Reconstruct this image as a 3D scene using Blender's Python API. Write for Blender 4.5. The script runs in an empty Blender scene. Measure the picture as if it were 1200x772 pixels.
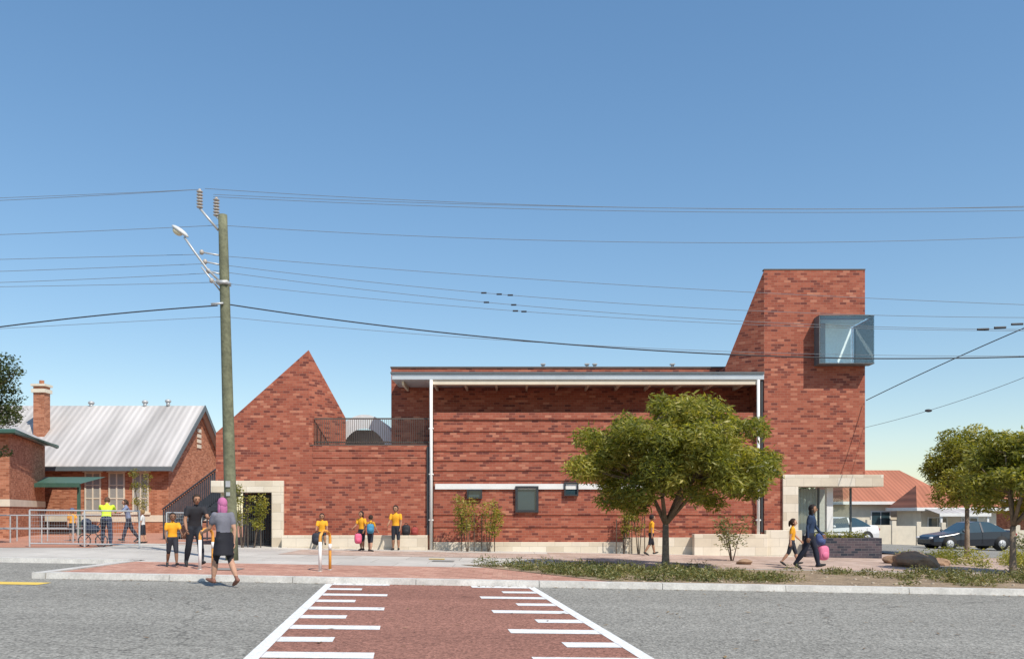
import bpy, bmesh, math, random
import numpy as np
from mathutils import Vector, Matrix, noise
random.seed(7); rng=np.random.default_rng(7)
S=bpy.context.scene
CAMH=1.5
# ---------------------------------------------------------------- helpers
def gs(x):
    if x<-14: return .245
    if x<13: return -.0175*x
    if x<60: return -.2275-.035*(x-13)
    return -.2275-.035*47
def lat(y): return .003*(min(max(y,18),40)-18)
def gz(x,y): return gs(x)+lat(y)
def gp(x,y): return gz(x,y)+.1
def at(u,v,Y): return Vector(((u-600)*Y/1000,Y,CAMH-(v-600)*Y/1000))
def foot(u,v,h=.1):
    Y=20.
    for i in range(12):
        Y=(CAMH-gz((u-600)*Y/1000,Y)-h)/((v-600)/1000)
    return (u-600)*Y/1000,Y
def empty(name):
    e=bpy.data.objects.new(name,None); S.collection.objects.link(e); return e
def link(name,me,parent=None):
    o=bpy.data.objects.new(name,me); S.collection.objects.link(o)
    if parent: o.parent=parent
    return o
def fuv(me):
    uv=me.uv_layers.new(name="UVMap") if not me.uv_layers else me.uv_layers[0]
    for p in me.polygons:
        n=p.normal
        if abs(n.z)<.75:
            t=Vector((-n.y,n.x,0)); t.normalize()
            for li in p.loop_indices:
                co=me.vertices[me.loops[li].vertex_index].co
                uv.data[li].uv=(co.dot(t),co.z)
        else:
            for li in p.loop_indices:
                co=me.vertices[me.loops[li].vertex_index].co
                uv.data[li].uv=(co.x,co.y)
def mesh(name,vs,fs,mat,parent=None,smooth=False):
    me=bpy.data.meshes.new(name); me.from_pydata([tuple(v) for v in vs],[],fs); me.update()
    fuv(me)
    for m in (mat if isinstance(mat,list) else [mat]): me.materials.append(m)
    if smooth:
        for p in me.polygons: p.use_smooth=True
    return link(name,me,parent)
BF=[(0,3,2,1),(4,5,6,7),(0,1,5,4),(1,2,6,5),(2,3,7,6),(3,0,4,7)]
def box(name,x0,x1,y0,y1,z0,z1,mat,parent=None,bev=0):
    vs=[(x0,y0,z0),(x1,y0,z0),(x1,y1,z0),(x0,y1,z0),(x0,y0,z1),(x1,y0,z1),(x1,y1,z1),(x0,y1,z1)]
    o=mesh(name,vs,BF,mat,parent)
    if bev:
        m=o.modifiers.new('b','BEVEL'); m.width=bev; m.segments=2
    return o
class MB:
    def __init__(s): s.v=[]; s.f=[]; s.m=[]
    def add(s,vs,fs,m=0):
        b=len(s.v); s.v+= [tuple(v) for v in vs]; s.f+=[tuple(i+b for i in f) for f in fs]; s.m+=[m]*len(fs)
    def box(s,x0,x1,y0,y1,z0,z1,m=0):
        s.add([(x0,y0,z0),(x1,y0,z0),(x1,y1,z0),(x0,y1,z0),(x0,y0,z1),(x1,y0,z1),(x1,y1,z1),(x0,y1,z1)],BF,m)
    def tube(s,pts,rs,seg=8,m=0,cap=True):
        pts=[Vector(p) for p in pts]
        if not hasattr(rs,'__len__'): rs=[rs]*len(pts)
        vs=[];fs=[]
        for i,p in enumerate(pts):
            d=(pts[min(i+1,len(pts)-1)]-pts[max(i-1,0)]).normalized()
            a=d.cross(Vector((0,1,0)) if abs(d.y)<.9 else Vector((1,0,0))).normalized(); b=d.cross(a)
            for k in range(seg):
                t=2*math.pi*k/seg
                vs.append(p+(a*math.cos(t)+b*math.sin(t))*rs[i])
        for i in range(len(pts)-1):
            for k in range(seg):
                k2=(k+1)%seg
                fs.append((i*seg+k,(i+1)*seg+k,(i+1)*seg+k2,i*seg+k2))
        if cap:
            fs.append(tuple(range(seg))); fs.append(tuple((len(pts)-1)*seg+k for k in reversed(range(seg))))
        s.add(vs,fs,m)
    def ell(s,c,r,m=0,n=10,rot=None,fn=None):
        c=Vector(c); vs=[];fs=[]
        nr=n//2+1
        for i in range(1,nr):
            ph=math.pi*i/nr
            for k in range(n):
                t=2*math.pi*k/n
                v=Vector((r[0]*math.sin(ph)*math.cos(t),r[1]*math.sin(ph)*math.sin(t),r[2]*math.cos(ph)))
                if fn: v=fn(v)
                if rot: v=rot@v
                vs.append(c+v)
        tp=Vector((0,0,r[2])); bt=Vector((0,0,-r[2]))
        if fn: tp=fn(tp); bt=fn(bt)
        if rot: tp=rot@tp; bt=rot@bt
        vs.append(c+tp); vs.append(c+bt)
        for i in range(nr-2):
            for k in range(n):
                k2=(k+1)%n
                fs.append((i*n+k,(i+1)*n+k,(i+1)*n+k2,i*n+k2))
        T=len(vs)-2
        for k in range(n):
            k2=(k+1)%n
            fs.append((T,k,k2)); fs.append((T+1,(nr-2)*n+k2,(nr-2)*n+k))
        s.add(vs,fs,m)
    def make(s,name,mats,parent=None,smooth=False,recalc=True):
        me=bpy.data.meshes.new(name); me.from_pydata(s.v,[],s.f)
        me.polygons.foreach_set('material_index',s.m)
        if recalc:
            bm=bmesh.new(); bm.from_mesh(me); bmesh.ops.recalc_face_normals(bm,faces=bm.faces); bm.to_mesh(me); bm.free()
        me.update(); fuv(me)
        for m in mats: me.materials.append(m)
        if smooth:
            for p in me.polygons: p.use_smooth=True
        return link(name,me,parent)
# ---------------------------------------------------------------- materials
def newmat(name):
    m=bpy.data.materials.new(name); m.use_nodes=True
    nt=m.node_tree; b=nt.nodes['Principled BSDF']; return m,nt,b
def mat(name,col,rough=.7,var=.15,scale=4,metal=0,bump=0,bscale=30,spec=.4,fine=0):
    m,nt,b=newmat(name); N=nt.nodes; L=nt.links
    tc=N.new('ShaderNodeTexCoord')
    b.inputs['Roughness'].default_value=rough; b.inputs['Metallic'].default_value=metal
    b.inputs['Specular IOR Level'].default_value=spec
    nz=N.new('ShaderNodeTexNoise'); nz.inputs['Scale'].default_value=scale; nz.inputs['Detail'].default_value=6; nz.inputs['Roughness'].default_value=.65
    L.new(tc.outputs['Object'],nz.inputs['Vector'])
    mr=N.new('ShaderNodeMapRange'); mr.inputs[1].default_value=.3; mr.inputs[2].default_value=.7
    mr.inputs[3].default_value=1-var; mr.inputs[4].default_value=1+var
    L.new(nz.outputs['Fac'],mr.inputs[0])
    mx=N.new('ShaderNodeVectorMath'); mx.operation='SCALE'; mx.inputs[0].default_value=col[:3]
    L.new(mr.outputs[0],mx.inputs['Scale']); out=mx.outputs[0]
    if fine:
        n2=N.new('ShaderNodeTexNoise'); n2.inputs['Scale'].default_value=bscale; n2.inputs['Detail'].default_value=3
        L.new(tc.outputs['Object'],n2.inputs['Vector'])
        m2=N.new('ShaderNodeMapRange'); m2.inputs[1].default_value=.3; m2.inputs[2].default_value=.7; m2.inputs[3].default_value=1-fine; m2.inputs[4].default_value=1+fine
        L.new(n2.outputs['Fac'],m2.inputs[0])
        s2=N.new('ShaderNodeVectorMath'); s2.operation='SCALE'; L.new(out,s2.inputs[0]); L.new(m2.outputs[0],s2.inputs['Scale']); out=s2.outputs[0]
    L.new(out,b.inputs['Base Color'])
    if bump:
        n3=N.new('ShaderNodeTexNoise'); n3.inputs['Scale'].default_value=bscale; n3.inputs['Detail'].default_value=4
        L.new(tc.outputs['Object'],n3.inputs['Vector'])
        bp=N.new('ShaderNodeBump'); bp.inputs['Strength'].default_value=bump; bp.inputs['Distance'].default_value=.02
        L.new(n3.outputs['Fac'],bp.inputs['Height']); L.new(bp.outputs[0],b.inputs['Normal'])
    return m
def brickmat(name,stops,mortar,bw=.24,rh=.086,ms=.01,var=.12,rough=.85):
    """per-unit random tone masonry in metres, running bond"""
    m,nt,b=newmat(name); N=nt.nodes; L=nt.links
    def mth(op,a,c=None):
        n=N.new('ShaderNodeMath'); n.operation=op
        for i,q in enumerate((a,c)):
            if q is None: continue
            if isinstance(q,(int,float)): n.inputs[i].default_value=q
            else: L.new(q,n.inputs[i])
        return n.outputs[0]
    tc=N.new('ShaderNodeTexCoord'); sp=N.new('ShaderNodeSeparateXYZ'); L.new(tc.outputs['UV'],sp.inputs[0])
    vv=mth('DIVIDE',sp.outputs[1],rh); row=mth('FLOOR',vv); off=mth('MULTIPLY',mth('FLOORED_MODULO',row,2.0),.5)
    uu=mth('ADD',mth('DIVIDE',sp.outputs[0],bw),off); colm=mth('FLOOR',uu)
    cb=N.new('ShaderNodeCombineXYZ'); L.new(colm,cb.inputs[0]); L.new(row,cb.inputs[1])
    wn=N.new('ShaderNodeTexWhiteNoise'); wn.noise_dimensions='2D'; L.new(cb.outputs[0],wn.inputs['Vector'])
    rp=N.new('ShaderNodeValToRGB'); e=rp.color_ramp.elements
    while len(e)<len(stops): e.new(.5)
    for k,(p,c) in enumerate(stops): e[k].position=p; e[k].color=(*c,1)
    L.new(wn.outputs['Value'],rp.inputs[0])
    fu=mth('FRACT',uu); fv=mth('FRACT',vv)
    mort=mth('MAXIMUM',mth('LESS_THAN',fu,ms/bw),mth('LESS_THAN',fv,ms/rh))
    nz=N.new('ShaderNodeTexNoise'); nz.inputs['Scale'].default_value=.6; nz.inputs['Detail'].default_value=9; nz.inputs['Roughness'].default_value=.72
    L.new(tc.outputs['Object'],nz.inputs['Vector'])
    mr=N.new('ShaderNodeMapRange'); mr.inputs[1].default_value=.3; mr.inputs[2].default_value=.7; mr.inputs[3].default_value=1-var; mr.inputs[4].default_value=1+var
    L.new(nz.outputs['Fac'],mr.inputs[0])
    mx=N.new('ShaderNodeMix'); mx.data_type='RGBA'; L.new(mort,mx.inputs['Factor']); L.new(rp.outputs[0],mx.inputs['A']); mx.inputs['B'].default_value=(*mortar,1)
    sc=N.new('ShaderNodeVectorMath'); sc.operation='SCALE'; L.new(mx.outputs['Result'],sc.inputs[0]); L.new(mr.outputs[0],sc.inputs['Scale'])
    L.new(sc.outputs[0],b.inputs['Base Color']); b.inputs['Roughness'].default_value=rough; b.inputs['Specular IOR Level'].default_value=.2
    bp=N.new('ShaderNodeBump'); bp.inputs['Strength'].default_value=.4; bp.inputs['Distance'].default_value=.01; bp.invert=True
    L.new(mort,bp.inputs['Height']); L.new(bp.outputs[0],b.inputs['Normal'])
    return m
M={}
M['brick']=brickmat('red_brick',[(0,(.15,.045,.036)),(.10,(.19,.055,.040)),(.2,(.29,.080,.050)),(.6,(.335,.098,.060)),(.88,(.385,.125,.077)),(1,(.47,.19,.12))],(.33,.165,.115),bw=.23,ms=.011,var=.09)
M['brick_shaded']=brickmat('shaded_brick',[(0,(.03,.035,.05)),(1,(.12,.09,.10))],(.16,.15,.15))  # brick with blue-grey shadow put into its tones
M['brick_old']=brickmat('old_orange_brick',[(0,(.28,.10,.055)),(.5,(.40,.155,.085)),(1,(.50,.22,.13))],(.40,.25,.17))
M['paver']=brickmat('red_pavers',[(0,(.36,.18,.13)),(.5,(.47,.25,.185)),(1,(.54,.32,.24))],(.28,.18,.14),bw=.22,rh=.11,var=.16,ms=.008)
M['path']=brickmat('path_pavers',[(0,(.40,.29,.23)),(1,(.52,.40,.33))],(.3,.24,.2),bw=.4,rh=.4,var=.14)
M['conc_pav']=brickmat('concrete_slabs',[(0,(.45,.42,.38)),(1,(.53,.50,.45))],(.25,.23,.2),bw=1.5,rh=1.5,ms=.015,var=.16)
M['limestone']=brickmat('limestone_blocks',[(0,(.55,.47,.36)),(.5,(.65,.57,.45)),(1,(.71,.64,.53))],(.45,.39,.31),bw=.6,rh=.3,ms=.010,var=.13)
def asphalt(name,col,sp,patch=.10,vs=38,crack=.55):
    m,nt,b=newmat(name); N=nt.nodes; L=nt.links
    tc=N.new('ShaderNodeTexCoord')
    v=N.new('ShaderNodeTexVoronoi'); v.inputs['Scale'].default_value=vs; L.new(tc.outputs['Object'],v.inputs['Vector'])
    rp=N.new('ShaderNodeMapRange'); L.new(v.outputs['Color'],rp.inputs[0]); rp.inputs[3].default_value=1-sp; rp.inputs[4].default_value=1+sp
    n=N.new('ShaderNodeTexNoise'); n.inputs['Scale'].default_value=.35; n.inputs['Detail'].default_value=9; n.inputs['Roughness'].default_value=.7
    mp=N.new('ShaderNodeMapping'); mp.inputs['Scale'].default_value=(.25,1.6,1); L.new(tc.outputs['Object'],mp.inputs[0]); L.new(mp.outputs[0],n.inputs['Vector'])
    r2=N.new('ShaderNodeMapRange'); r2.inputs[1].default_value=.3; r2.inputs[2].default_value=.7; r2.inputs[3].default_value=1-patch; r2.inputs[4].default_value=1+patch
    L.new(n.outputs['Fac'],r2.inputs[0])
    n4=N.new('ShaderNodeTexNoise'); n4.inputs['Scale'].default_value=11; n4.inputs['Detail'].default_value=6; n4.inputs['Roughness'].default_value=.85; L.new(tc.outputs['Object'],n4.inputs['Vector'])
    r4=N.new('ShaderNodeMapRange'); r4.inputs[1].default_value=.35; r4.inputs[2].default_value=.65; r4.inputs[3].default_value=.8; r4.inputs[4].default_value=1.2; L.new(n4.outputs['Fac'],r4.inputs[0])
    a=N.new('ShaderNodeMath'); a.operation='MULTIPLY'; L.new(rp.outputs[0],a.inputs[0]); L.new(r2.outputs[0],a.inputs[1])
    a2=N.new('ShaderNodeMath'); a2.operation='MULTIPLY'; L.new(a.outputs[0],a2.inputs[0]); L.new(r4.outputs[0],a2.inputs[1])
    dn=N.new('ShaderNodeTexNoise'); dn.inputs['Scale'].default_value=1.3; dn.inputs['Detail'].default_value=5; L.new(tc.outputs['Object'],dn.inputs['Vector'])
    ad=N.new('ShaderNodeVectorMath'); ad.operation='MULTIPLY_ADD'; L.new(dn.outputs['Color'],ad.inputs[0]); ad.inputs[1].default_value=(1.2,1.2,0); L.new(tc.outputs['Object'],ad.inputs[2])
    vc=N.new('ShaderNodeTexVoronoi'); vc.feature='DISTANCE_TO_EDGE'; vc.inputs['Scale'].default_value=.16; L.new(ad.outputs[0],vc.inputs['Vector'])
    rc=N.new('ShaderNodeMapRange'); L.new(vc.outputs['Distance'],rc.inputs[0]); rc.inputs[1].default_value=0; rc.inputs[2].default_value=.0035; rc.inputs[3].default_value=crack; rc.inputs[4].default_value=1
    a3=N.new('ShaderNodeMath'); a3.operation='MULTIPLY'; L.new(a2.outputs[0],a3.inputs[0]); L.new(rc.outputs[0],a3.inputs[1])
    s=N.new('ShaderNodeVectorMath'); s.operation='SCALE'; s.inputs[0].default_value=col; L.new(a3.outputs[0],s.inputs['Scale'])
    L.new(s.outputs[0],b.inputs['Base Color']); b.inputs['Roughness'].default_value=.9; b.inputs['Specular IOR Level'].default_value=.2
    bp=N.new('ShaderNodeBump'); bp.inputs['Strength'].default_value=.6; bp.inputs['Distance'].default_value=.01
    L.new(v.outputs['Distance'],bp.inputs['Height']); L.new(bp.outputs[0],b.inputs['Normal'])
    return m
M['asphalt']=asphalt('asphalt',(.25,.24,.212),.55,.14)
M['redasphalt']=asphalt('red_asphalt',(.28,.135,.10),.45,.16,crack=.75)
M['court']=asphalt('red_court',(.45,.22,.15),.15,crack=1)
M['paint']=mat('road_paint',(.72,.72,.70),.7,.14,9,fine=.18,bscale=60)
M['yellow']=mat('yellow_tactile',(.75,.52,.10),.7,.1)
M['kerb']=mat('kerb_concrete',(.53,.51,.47),.85,.2,3,bump=.2,fine=.1)
M['soil']=mat('garden_soil',(.27,.20,.13),.95,.35,2,bump=.8,bscale=25,fine=.35)
M['ground']=mat('ground',(.27,.22,.16),.95,.25,.3,bump=.3,fine=.2)
M['white']=mat('white_render',(.74,.73,.70),.6,.06,2)
M['cream']=mat('cream_render',(.66,.59,.47),.75,.1,2)
M['fascia']=mat('zinc_fascia',(.50,.54,.57),.45,.08,1.5,metal=.2)
M['soffit']=mat('soffit',(.68,.60,.47),.7,.06)
M['dark']=mat('dark_steel',(.035,.038,.042),.5,.15,5)
M['slat']=mat('bronze_slat',(.11,.085,.07),.5,.15,5)
M['steel']=mat('galvanised',(.48,.49,.49),.45,.12,8,metal=.3)
M['poleg']=mat('treated_timber',(.15,.155,.095),.85,.3,2.5,bump=.4,bscale=12,fine=.2)
M['ins']=mat('porcelain',(.42,.38,.34),.35,.1)
M['wire']=mat('cable',(.03,.03,.035),.6,.05)
M['wire2']=mat('bare_cable',(.16,.18,.20),.6,.05)
def corr(name,col,axis='X',pitch=.35,var=.18):
    m,nt,b=newmat(name); N=nt.nodes; L=nt.links
    tc=N.new('ShaderNodeTexCoord')
    w=N.new('ShaderNodeTexWave'); w.bands_direction=axis; w.inputs['Scale'].default_value=.314/pitch; w.inputs['Distortion'].default_value=0
    L.new(tc.outputs['Object'],w.inputs['Vector'])
    n=N.new('ShaderNodeTexNoise'); n.inputs['Scale'].default_value=.6; n.inputs['Detail'].default_value=8
    mp=N.new('ShaderNodeMapping'); mp.inputs['Scale'].default_value=(1.6,.25,.25) if axis=='X' else (.25,1.6,.25); L.new(tc.outputs['Object'],mp.inputs[0]); L.new(mp.outputs[0],n.inputs['Vector'])
    r=N.new('ShaderNodeMapRange'); r.inputs[1].default_value=.3; r.inputs[2].default_value=.7; r.inputs[3].default_value=1-var; r.inputs[4].default_value=1+var; L.new(n.outputs['Fac'],r.inputs[0])
    r1=N.new('ShaderNodeMapRange'); r1.inputs[3].default_value=.85; r1.inputs[4].default_value=1.06; L.new(w.outputs['Fac'],r1.inputs[0])
    a=N.new('ShaderNodeMath'); a.operation='MULTIPLY'; L.new(r.outputs[0],a.inputs[0]); L.new(r1.outputs[0],a.inputs[1])
    s=N.new('ShaderNodeVectorMath'); s.operation='SCALE'; s.inputs[0].default_value=col; L.new(a.outputs[0],s.inputs['Scale'])
    L.new(s.outputs[0],b.inputs['Base Color']); b.inputs['Roughness'].default_value=.75; b.inputs['Specular IOR Level'].default_value=.25
    bp=N.new('ShaderNodeBump'); bp.inputs['Strength'].default_value=.4; bp.inputs['Distance'].default_value=.03; L.new(w.outputs['Fac'],bp.inputs['Height']); L.new(bp.outputs[0],b.inputs['Normal'])
    return m
M['roofgrey']=corr('corrugated_roof',(.46,.435,.415),var=.25)
M['rooftile']=corr('terracotta_tiles',(.42,.16,.095),'X',.3)
M['green']=mat('green_paint',(.05,.12,.09),.5,.1)
M['greytrim']=mat('grey_trim',(.12,.14,.15),.5,.1)
def glass(name,tint,refl=.25):
    m=bpy.data.materials.new(name); m.use_nodes=True; nt=m.node_tree; nt.nodes.clear(); N=nt.nodes; L=nt.links
    o=N.new('ShaderNodeOutputMaterial'); mx=N.new('ShaderNodeMixShader'); t=N.new('ShaderNodeBsdfTransparent'); g=N.new('ShaderNodeBsdfGlossy')
    t.inputs[0].default_value=(*tint,1); g.inputs['Roughness'].default_value=.02; g.inputs[0].default_value=(.9,.95,.97,1)
    lw=N.new('ShaderNodeLayerWeight'); lw.inputs[0].default_value=.2; ad=N.new('ShaderNodeMath'); ad.operation='ADD'; ad.inputs[1].default_value=refl; ad.use_clamp=True
    L.new(lw.outputs['Fresnel'],ad.inputs[0]); L.new(ad.outputs[0],mx.inputs[0]); L.new(t.outputs[0],mx.inputs[1]); L.new(g.outputs[0],mx.inputs[2]); L.new(mx.outputs[0],o.inputs[0])
    return m
M['glass']=glass('clear_glass',(.93,.975,.97),.07)
M['glassdk']=mat('window_glass',(.03,.06,.075),.06,.1,1,spec=.9)
def simple(name,c,rough=.75,var=.1,scale=12): 
    k='c_'+name
    if k not in M: M[k]=mat(name,c,rough,var,scale)
    return M[k]
# ---------------------------------------------------------------- world, sun, camera
el=math.radians(51); az=math.radians(37)
ts=Vector((math.sin(az)*math.cos(el),-math.cos(az)*math.cos(el),math.sin(el)))
w=bpy.data.worlds.new("World"); S.world=w; w.use_nodes=True; nt=w.node_tree
sky=nt.nodes.new('ShaderNodeTexSky'); sky.sky_type='NISHITA'; sky.sun_disc=False; sky.sun_elevation=el; sky.sun_rotation=math.atan2(ts.x,ts.y)
sky.air_density=1.15; sky.dust_density=.3; sky.ozone_density=2.4; sky.altitude=0
gm=nt.nodes.new('ShaderNodeGamma'); gm.inputs['Gamma'].default_value=.78
hs_=nt.nodes.new('ShaderNodeHueSaturation'); hs_.inputs['Saturation'].default_value=1.3; hs_.inputs['Value'].default_value=1.4
nt.links.new(sky.outputs[0],gm.inputs['Color']); nt.links.new(gm.outputs[0],hs_.inputs['Color'])
nt.links.new(hs_.outputs[0],nt.nodes['Background'].inputs[0]); nt.nodes['Background'].inputs[1].default_value=.15
ld=bpy.data.lights.new('sun','SUN'); ld.energy=5.0; ld.angle=math.radians(.5); ld.color=(1,.93,.83)
lo=bpy.data.objects.new('sun',ld); S.collection.objects.link(lo); lo.rotation_euler=ts.to_track_quat('Z','Y').to_euler(); lo.location=ts*60
cd=bpy.data.cameras.new('camera'); co=bpy.data.objects.new('camera',cd); S.collection.objects.link(co); S.camera=co
co.location=(0,0,CAMH); co.rotation_euler=(math.radians(90),0,0); cd.lens=30; cd.sensor_width=36; cd.shift_y=214/1200; cd.clip_end=3000; cd.clip_start=.1
S.view_settings.view_transform='Standard'; S.view_settings.look='None'; S.view_settings.exposure=0
# ---------------------------------------------------------------- ground
BRX=[-14,13,60]; BRY=[18,40]
def sheet(name,x0,x1,y0,y1,h,mt,parent=None,slope0=0,slope1=0):
    xs=sorted({x0,x1,*[b for b in BRX if x0<b<x1]}); ys=sorted({y0,y1,*[b for b in BRY if y0<b<y1]})
    vs=[];fs=[]
    for y in ys:
        for i,x in enumerate(xs):
            xx=x+(slope0*(y-y0) if i==0 else slope1*(y-y0) if i==len(xs)-1 else 0)
            vs.append((xx,y,gz(xx,y)+h))
    n=len(xs)
    for j in range(len(ys)-1):
        for i in range(n-1): fs.append((j*n+i,j*n+i+1,(j+1)*n+i+1,(j+1)*n+i))
    return mesh(name,vs,fs,mt,parent)
sheet('ground',-600,600,-200,1200,-.02,M['ground'])
sheet('road',-200,200,-5,17.2,0,M['asphalt'])
sheet('asphalt_notch',-60,-9.4,17.2,21.6,0,M['asphalt'])  # road asphalt carried back behind the main kerb line
sheet('side_road',15,60,33,60,.116,M['asphalt'])
sheet('near_footpath',-200,200,-14,-5.2,.1,M['conc_pav'])
KY=17.2
def kerbline(name,x0,x1,y,d=.28,h=.12):
    xs=sorted({x0,x1,*[b for b in BRX if x0<b<x1]}); mb=MB()
    for a,b in zip(xs[:-1],xs[1:]):
        n=max(1,int((b-a)/2.4)); 
        for k in range(n):
            p=a+(b-a)*k/n; q=a+(b-a)*(k+1)/n-.012
            mb.add([(p,y,gz(p,y)-.05),(q,y,gz(q,y)-.05),(q,y+d,gz(q,y)-.05),(p,y+d,gz(p,y)-.05),(p,y+.03,gz(p,y)+h),(q,y+.03,gz(q,y)+h),(q,y+d,gz(q,y)+h),(p,y+d,gz(p,y)+h)],BF)
    return mb.make(name,[M['kerb']])
kerbline('kerb',-9.4,100,KY)
kerbline('kerb',-60,-9.7,21.6)
mb=MB()
for k in range(2):
    mb.box(-9.68,-9.42,KY+.0+k*2.2,KY+2.19+k*2.2,gz(-9.5,19)-.1,gz(-9.5,19)+.12)
mb.make('kerb',[M['kerb']])
sheet('footpath',-9.4,2.2,KY+.28,21.3,.1,M['paver'])
sheet('footpath',-60,30,21.9,31,.1,M['conc_pav'])
sheet('footpath',-9.4,30,21.3,21.9,.1,M['conc_pav'])
sheet('footpath',1.2,30,22.6,29.4,.106,M['path'])
sheet('footpath',-7,1.19,25.5,28.4,.106,M['path'])
sheet('garden_bed',2.2,30,KY+.28,22.2,.110,M['soil'],slope0=-.75)
sheet('schoolyard',-60,-8,31,70,.1,M['court'])
sheet('schoolyard',-60,-13.5,27.2,31,.107,M['court'])
sheet('verge',12.6,40,29.42,33,.11,M['path'])
mb=MB(); 
for (u,v,a,b) in [(18,677,1.1,.5),(512,655,.45,.3)]:
    x,y=foot(u,v); h=gz(x,y)+(.114 if y>KY+.3 and x>-9.4 else .006)
    mb.add([(x-a/2,y-b/2,h+.0175*a/2),(x+a/2,y-b/2,h-.0175*a/2),(x+a/2,y+b/2,h-.0175*a/2),(x-a/2,y+b/2,h+.0175*a/2)],[(0,1,2,3)])
mb.make('tactile_paving',[M['yellow']],recalc=False)
# crossing
sl=-.124; Lx=lambda y:-2.66+sl*(y-8.45); Rx=lambda y:1.53+sl*(y-8.45)
sheet('pedestrian_crossing',Lx(-4.9),Rx(-4.9),-4.9,17.2,.004,M['redasphalt'],slope0=sl,slope1=sl)
mb=MB()
def qd(pts,h=.008): mb.add([(x,y,gz(x,y)+h) for x,y in pts],[(0,1,2,3)])
for f in (Lx,Rx):
    s=.15 if f is Lx else -.15
    a,b=(0,s) if s>0 else (s,0)
    qd([(f(-4.9)+a,-4.9),(f(-4.9)+b,-4.9),(f(17.15)+b,17.15),(f(17.15)+a,17.15)])
y=16.85;k=0
while y>-4:
    ln=1.12 if k%2==0 else .62
    for sgn in (1,-1):
        x0=Lx(y)+.155 if sgn>0 else Rx(y)-.155; x1=x0+sgn*ln
        th=.36; t=.06*sgn
        pts=[(x0,y),(x1,y+t*.8),(x1+sl*th,y+th+t*.8),(x0+sl*th,y+th)]
        if sgn<0: pts=pts[::-1]
        qd(pts)
    y-=1.04;k+=1
mb.make('road_marking',[M['paint']],recalc=False)
# ---------------------------------------------------------------- school building
B=empty('brick_school_building')
F=30.; br=M['brick']; ls=M['limestone']
z0=2.61
vs=[(-10.41,F,z0),(-7.15,F,z0),(-7.15,F,7.2),(-10.41,F,4.29),(-6.1,31.35,z0),(-6.1,31.35,4.94),(-8.1,39,z0),(-8.1,39,4.9),(-10.41,39,z0),(-10.41,39,4.29)]
mesh('gable_wall',vs,[(0,1,2,3),(1,4,5,2),(4,6,7,5),(6,8,9,7),(8,0,3,9),(2,5,7),(2,7,9),(2,9,3),(0,8,6,4,1)],br,B)
box('left_wing_wall',-7.15,-2.85,F,F+.35,z0,3.84,br,B)
box('terrace_floor',-6.1,-2.85,F+.352,36,3.3,3.5,M['white'],B)
box('left_wing_base',-8.01,-2.85,F,F+8,-.3,z0-.001,br,B)
box('parapet_coping',-7.1,-2.85,F-.02,F+.37,3.842,3.88,M['slat'],B)
mb=MB()
zz=2.9
while zz<3.7: mb.box(-7.0,-2.86,F-.02,F-.002,zz,zz+.172); zz+=.258
mb.make('left_wing_bands',[br],B)
# portal
box('portal_lintel',-10.55,-8.01,F-.12,F+1.2,2.2,z0-.002,ls,B,.01)
box('portal_jamb',-8.42,-8.01,F-.12,F-.002,.2,2.198,ls,B,.01)
box('portal_jamb_return',-8.42,-8.013,F,F+1.2,.2,2.198,ls,B)
box('portal_left_jamb',-10.55,-10.25,F+.9,F+1.2,.2,2.198,ls,B)
box('portal_side_wall',-10.41,-10.2,F+3,F+8,.1,z0-.003,br,B)
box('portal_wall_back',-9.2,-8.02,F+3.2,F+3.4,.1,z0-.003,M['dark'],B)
mb=MB()
for i in range(17): mb.box(-9.55+i*.065,-9.52+i*.065,F+.5,F+.53,.32,2.1)
mb.box(-9.58,-8.45,F+.53,F+.57,.32,.4); mb.box(-9.58,-8.45,F+.53,F+.57,2.05,2.13); mb.box(-9.6,-9.555,F+.5,F+.56,.3,2.2)
mb.make('entry_gate',[M['dark']],B)
box('limestone_bench',-8.0,-2.95,F-.38,F-.004,.0,.70,ls,B,.015)
# middle
box('middle_wall',-2.76,8.85,F+.02,31.78,-.5,4.98,br,B)
box('middle_gap',-2.848,-2.762,F+.1,31.78,-.4,4.9,M['dark'],B)
mb=MB(); z=2.62; 
while z+.258<4.75:
    mb.box(-2.76,8.84,F-.01,F+.018,z,z+.258); z+=.344
mb.box(-2.76,8.84,F-.03,F+.018,4.76,5.0)
z=.98
while z<1.5:
    mb.box(-2.76,8.84,F-.01,F+.018,z,z+.43-.086); z+=.43
mb.make('corbelled_brick_bands',[br],B)
box('upper_recessed_wall',-4.5,8.846,31.8,44,3.5,6.86,br,B)
box('parapet_cap',-4.53,8.84,31.77,44.03,6.862,6.92,M['slat'],B)
box('canopy_fascia',-4.2,8.82,29.85,31.76,6.14,6.34,M['fascia'],B,.01)
box('canopy_top_edge',-4.25,8.82,29.8,31.76,6.343,6.40,M['greytrim'],B)
box('canopy_soffit_beam',-2.9,8.6,29.9,30.2,5.98,6.135,M['soffit'],B)
mb=MB()
for i in range(12):
    x=-3.9+i*1.1; mb.box(x,x+.07,30.22,31.75,6.0,6.132)
mb.make('canopy_joists',[M['soffit']],B)
mb=MB()
for x in (-2.83,8.62):
    mb.tube([(x,29.86,gp(x,29.8)),(x,29.86,6.13)],.055,10)
    for zz in (1.2,2.8,4.4): mb.box(x-.08,x+.08,29.82,29.95,zz,zz+.05)
mb.make('downpipes',[M['white'],],B,True)
mb=MB(); mb.box(8.72,8.8,29.9,29.98,.8,6.1); mb.box(-2.99,-2.9,29.92,29.97,.72,3.8); mb.make('downpipe_shadow_strips',[M['dark']],B)  # dark boxes beside the downpipes draw in the pipes' shadow
mb=MB()
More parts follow.
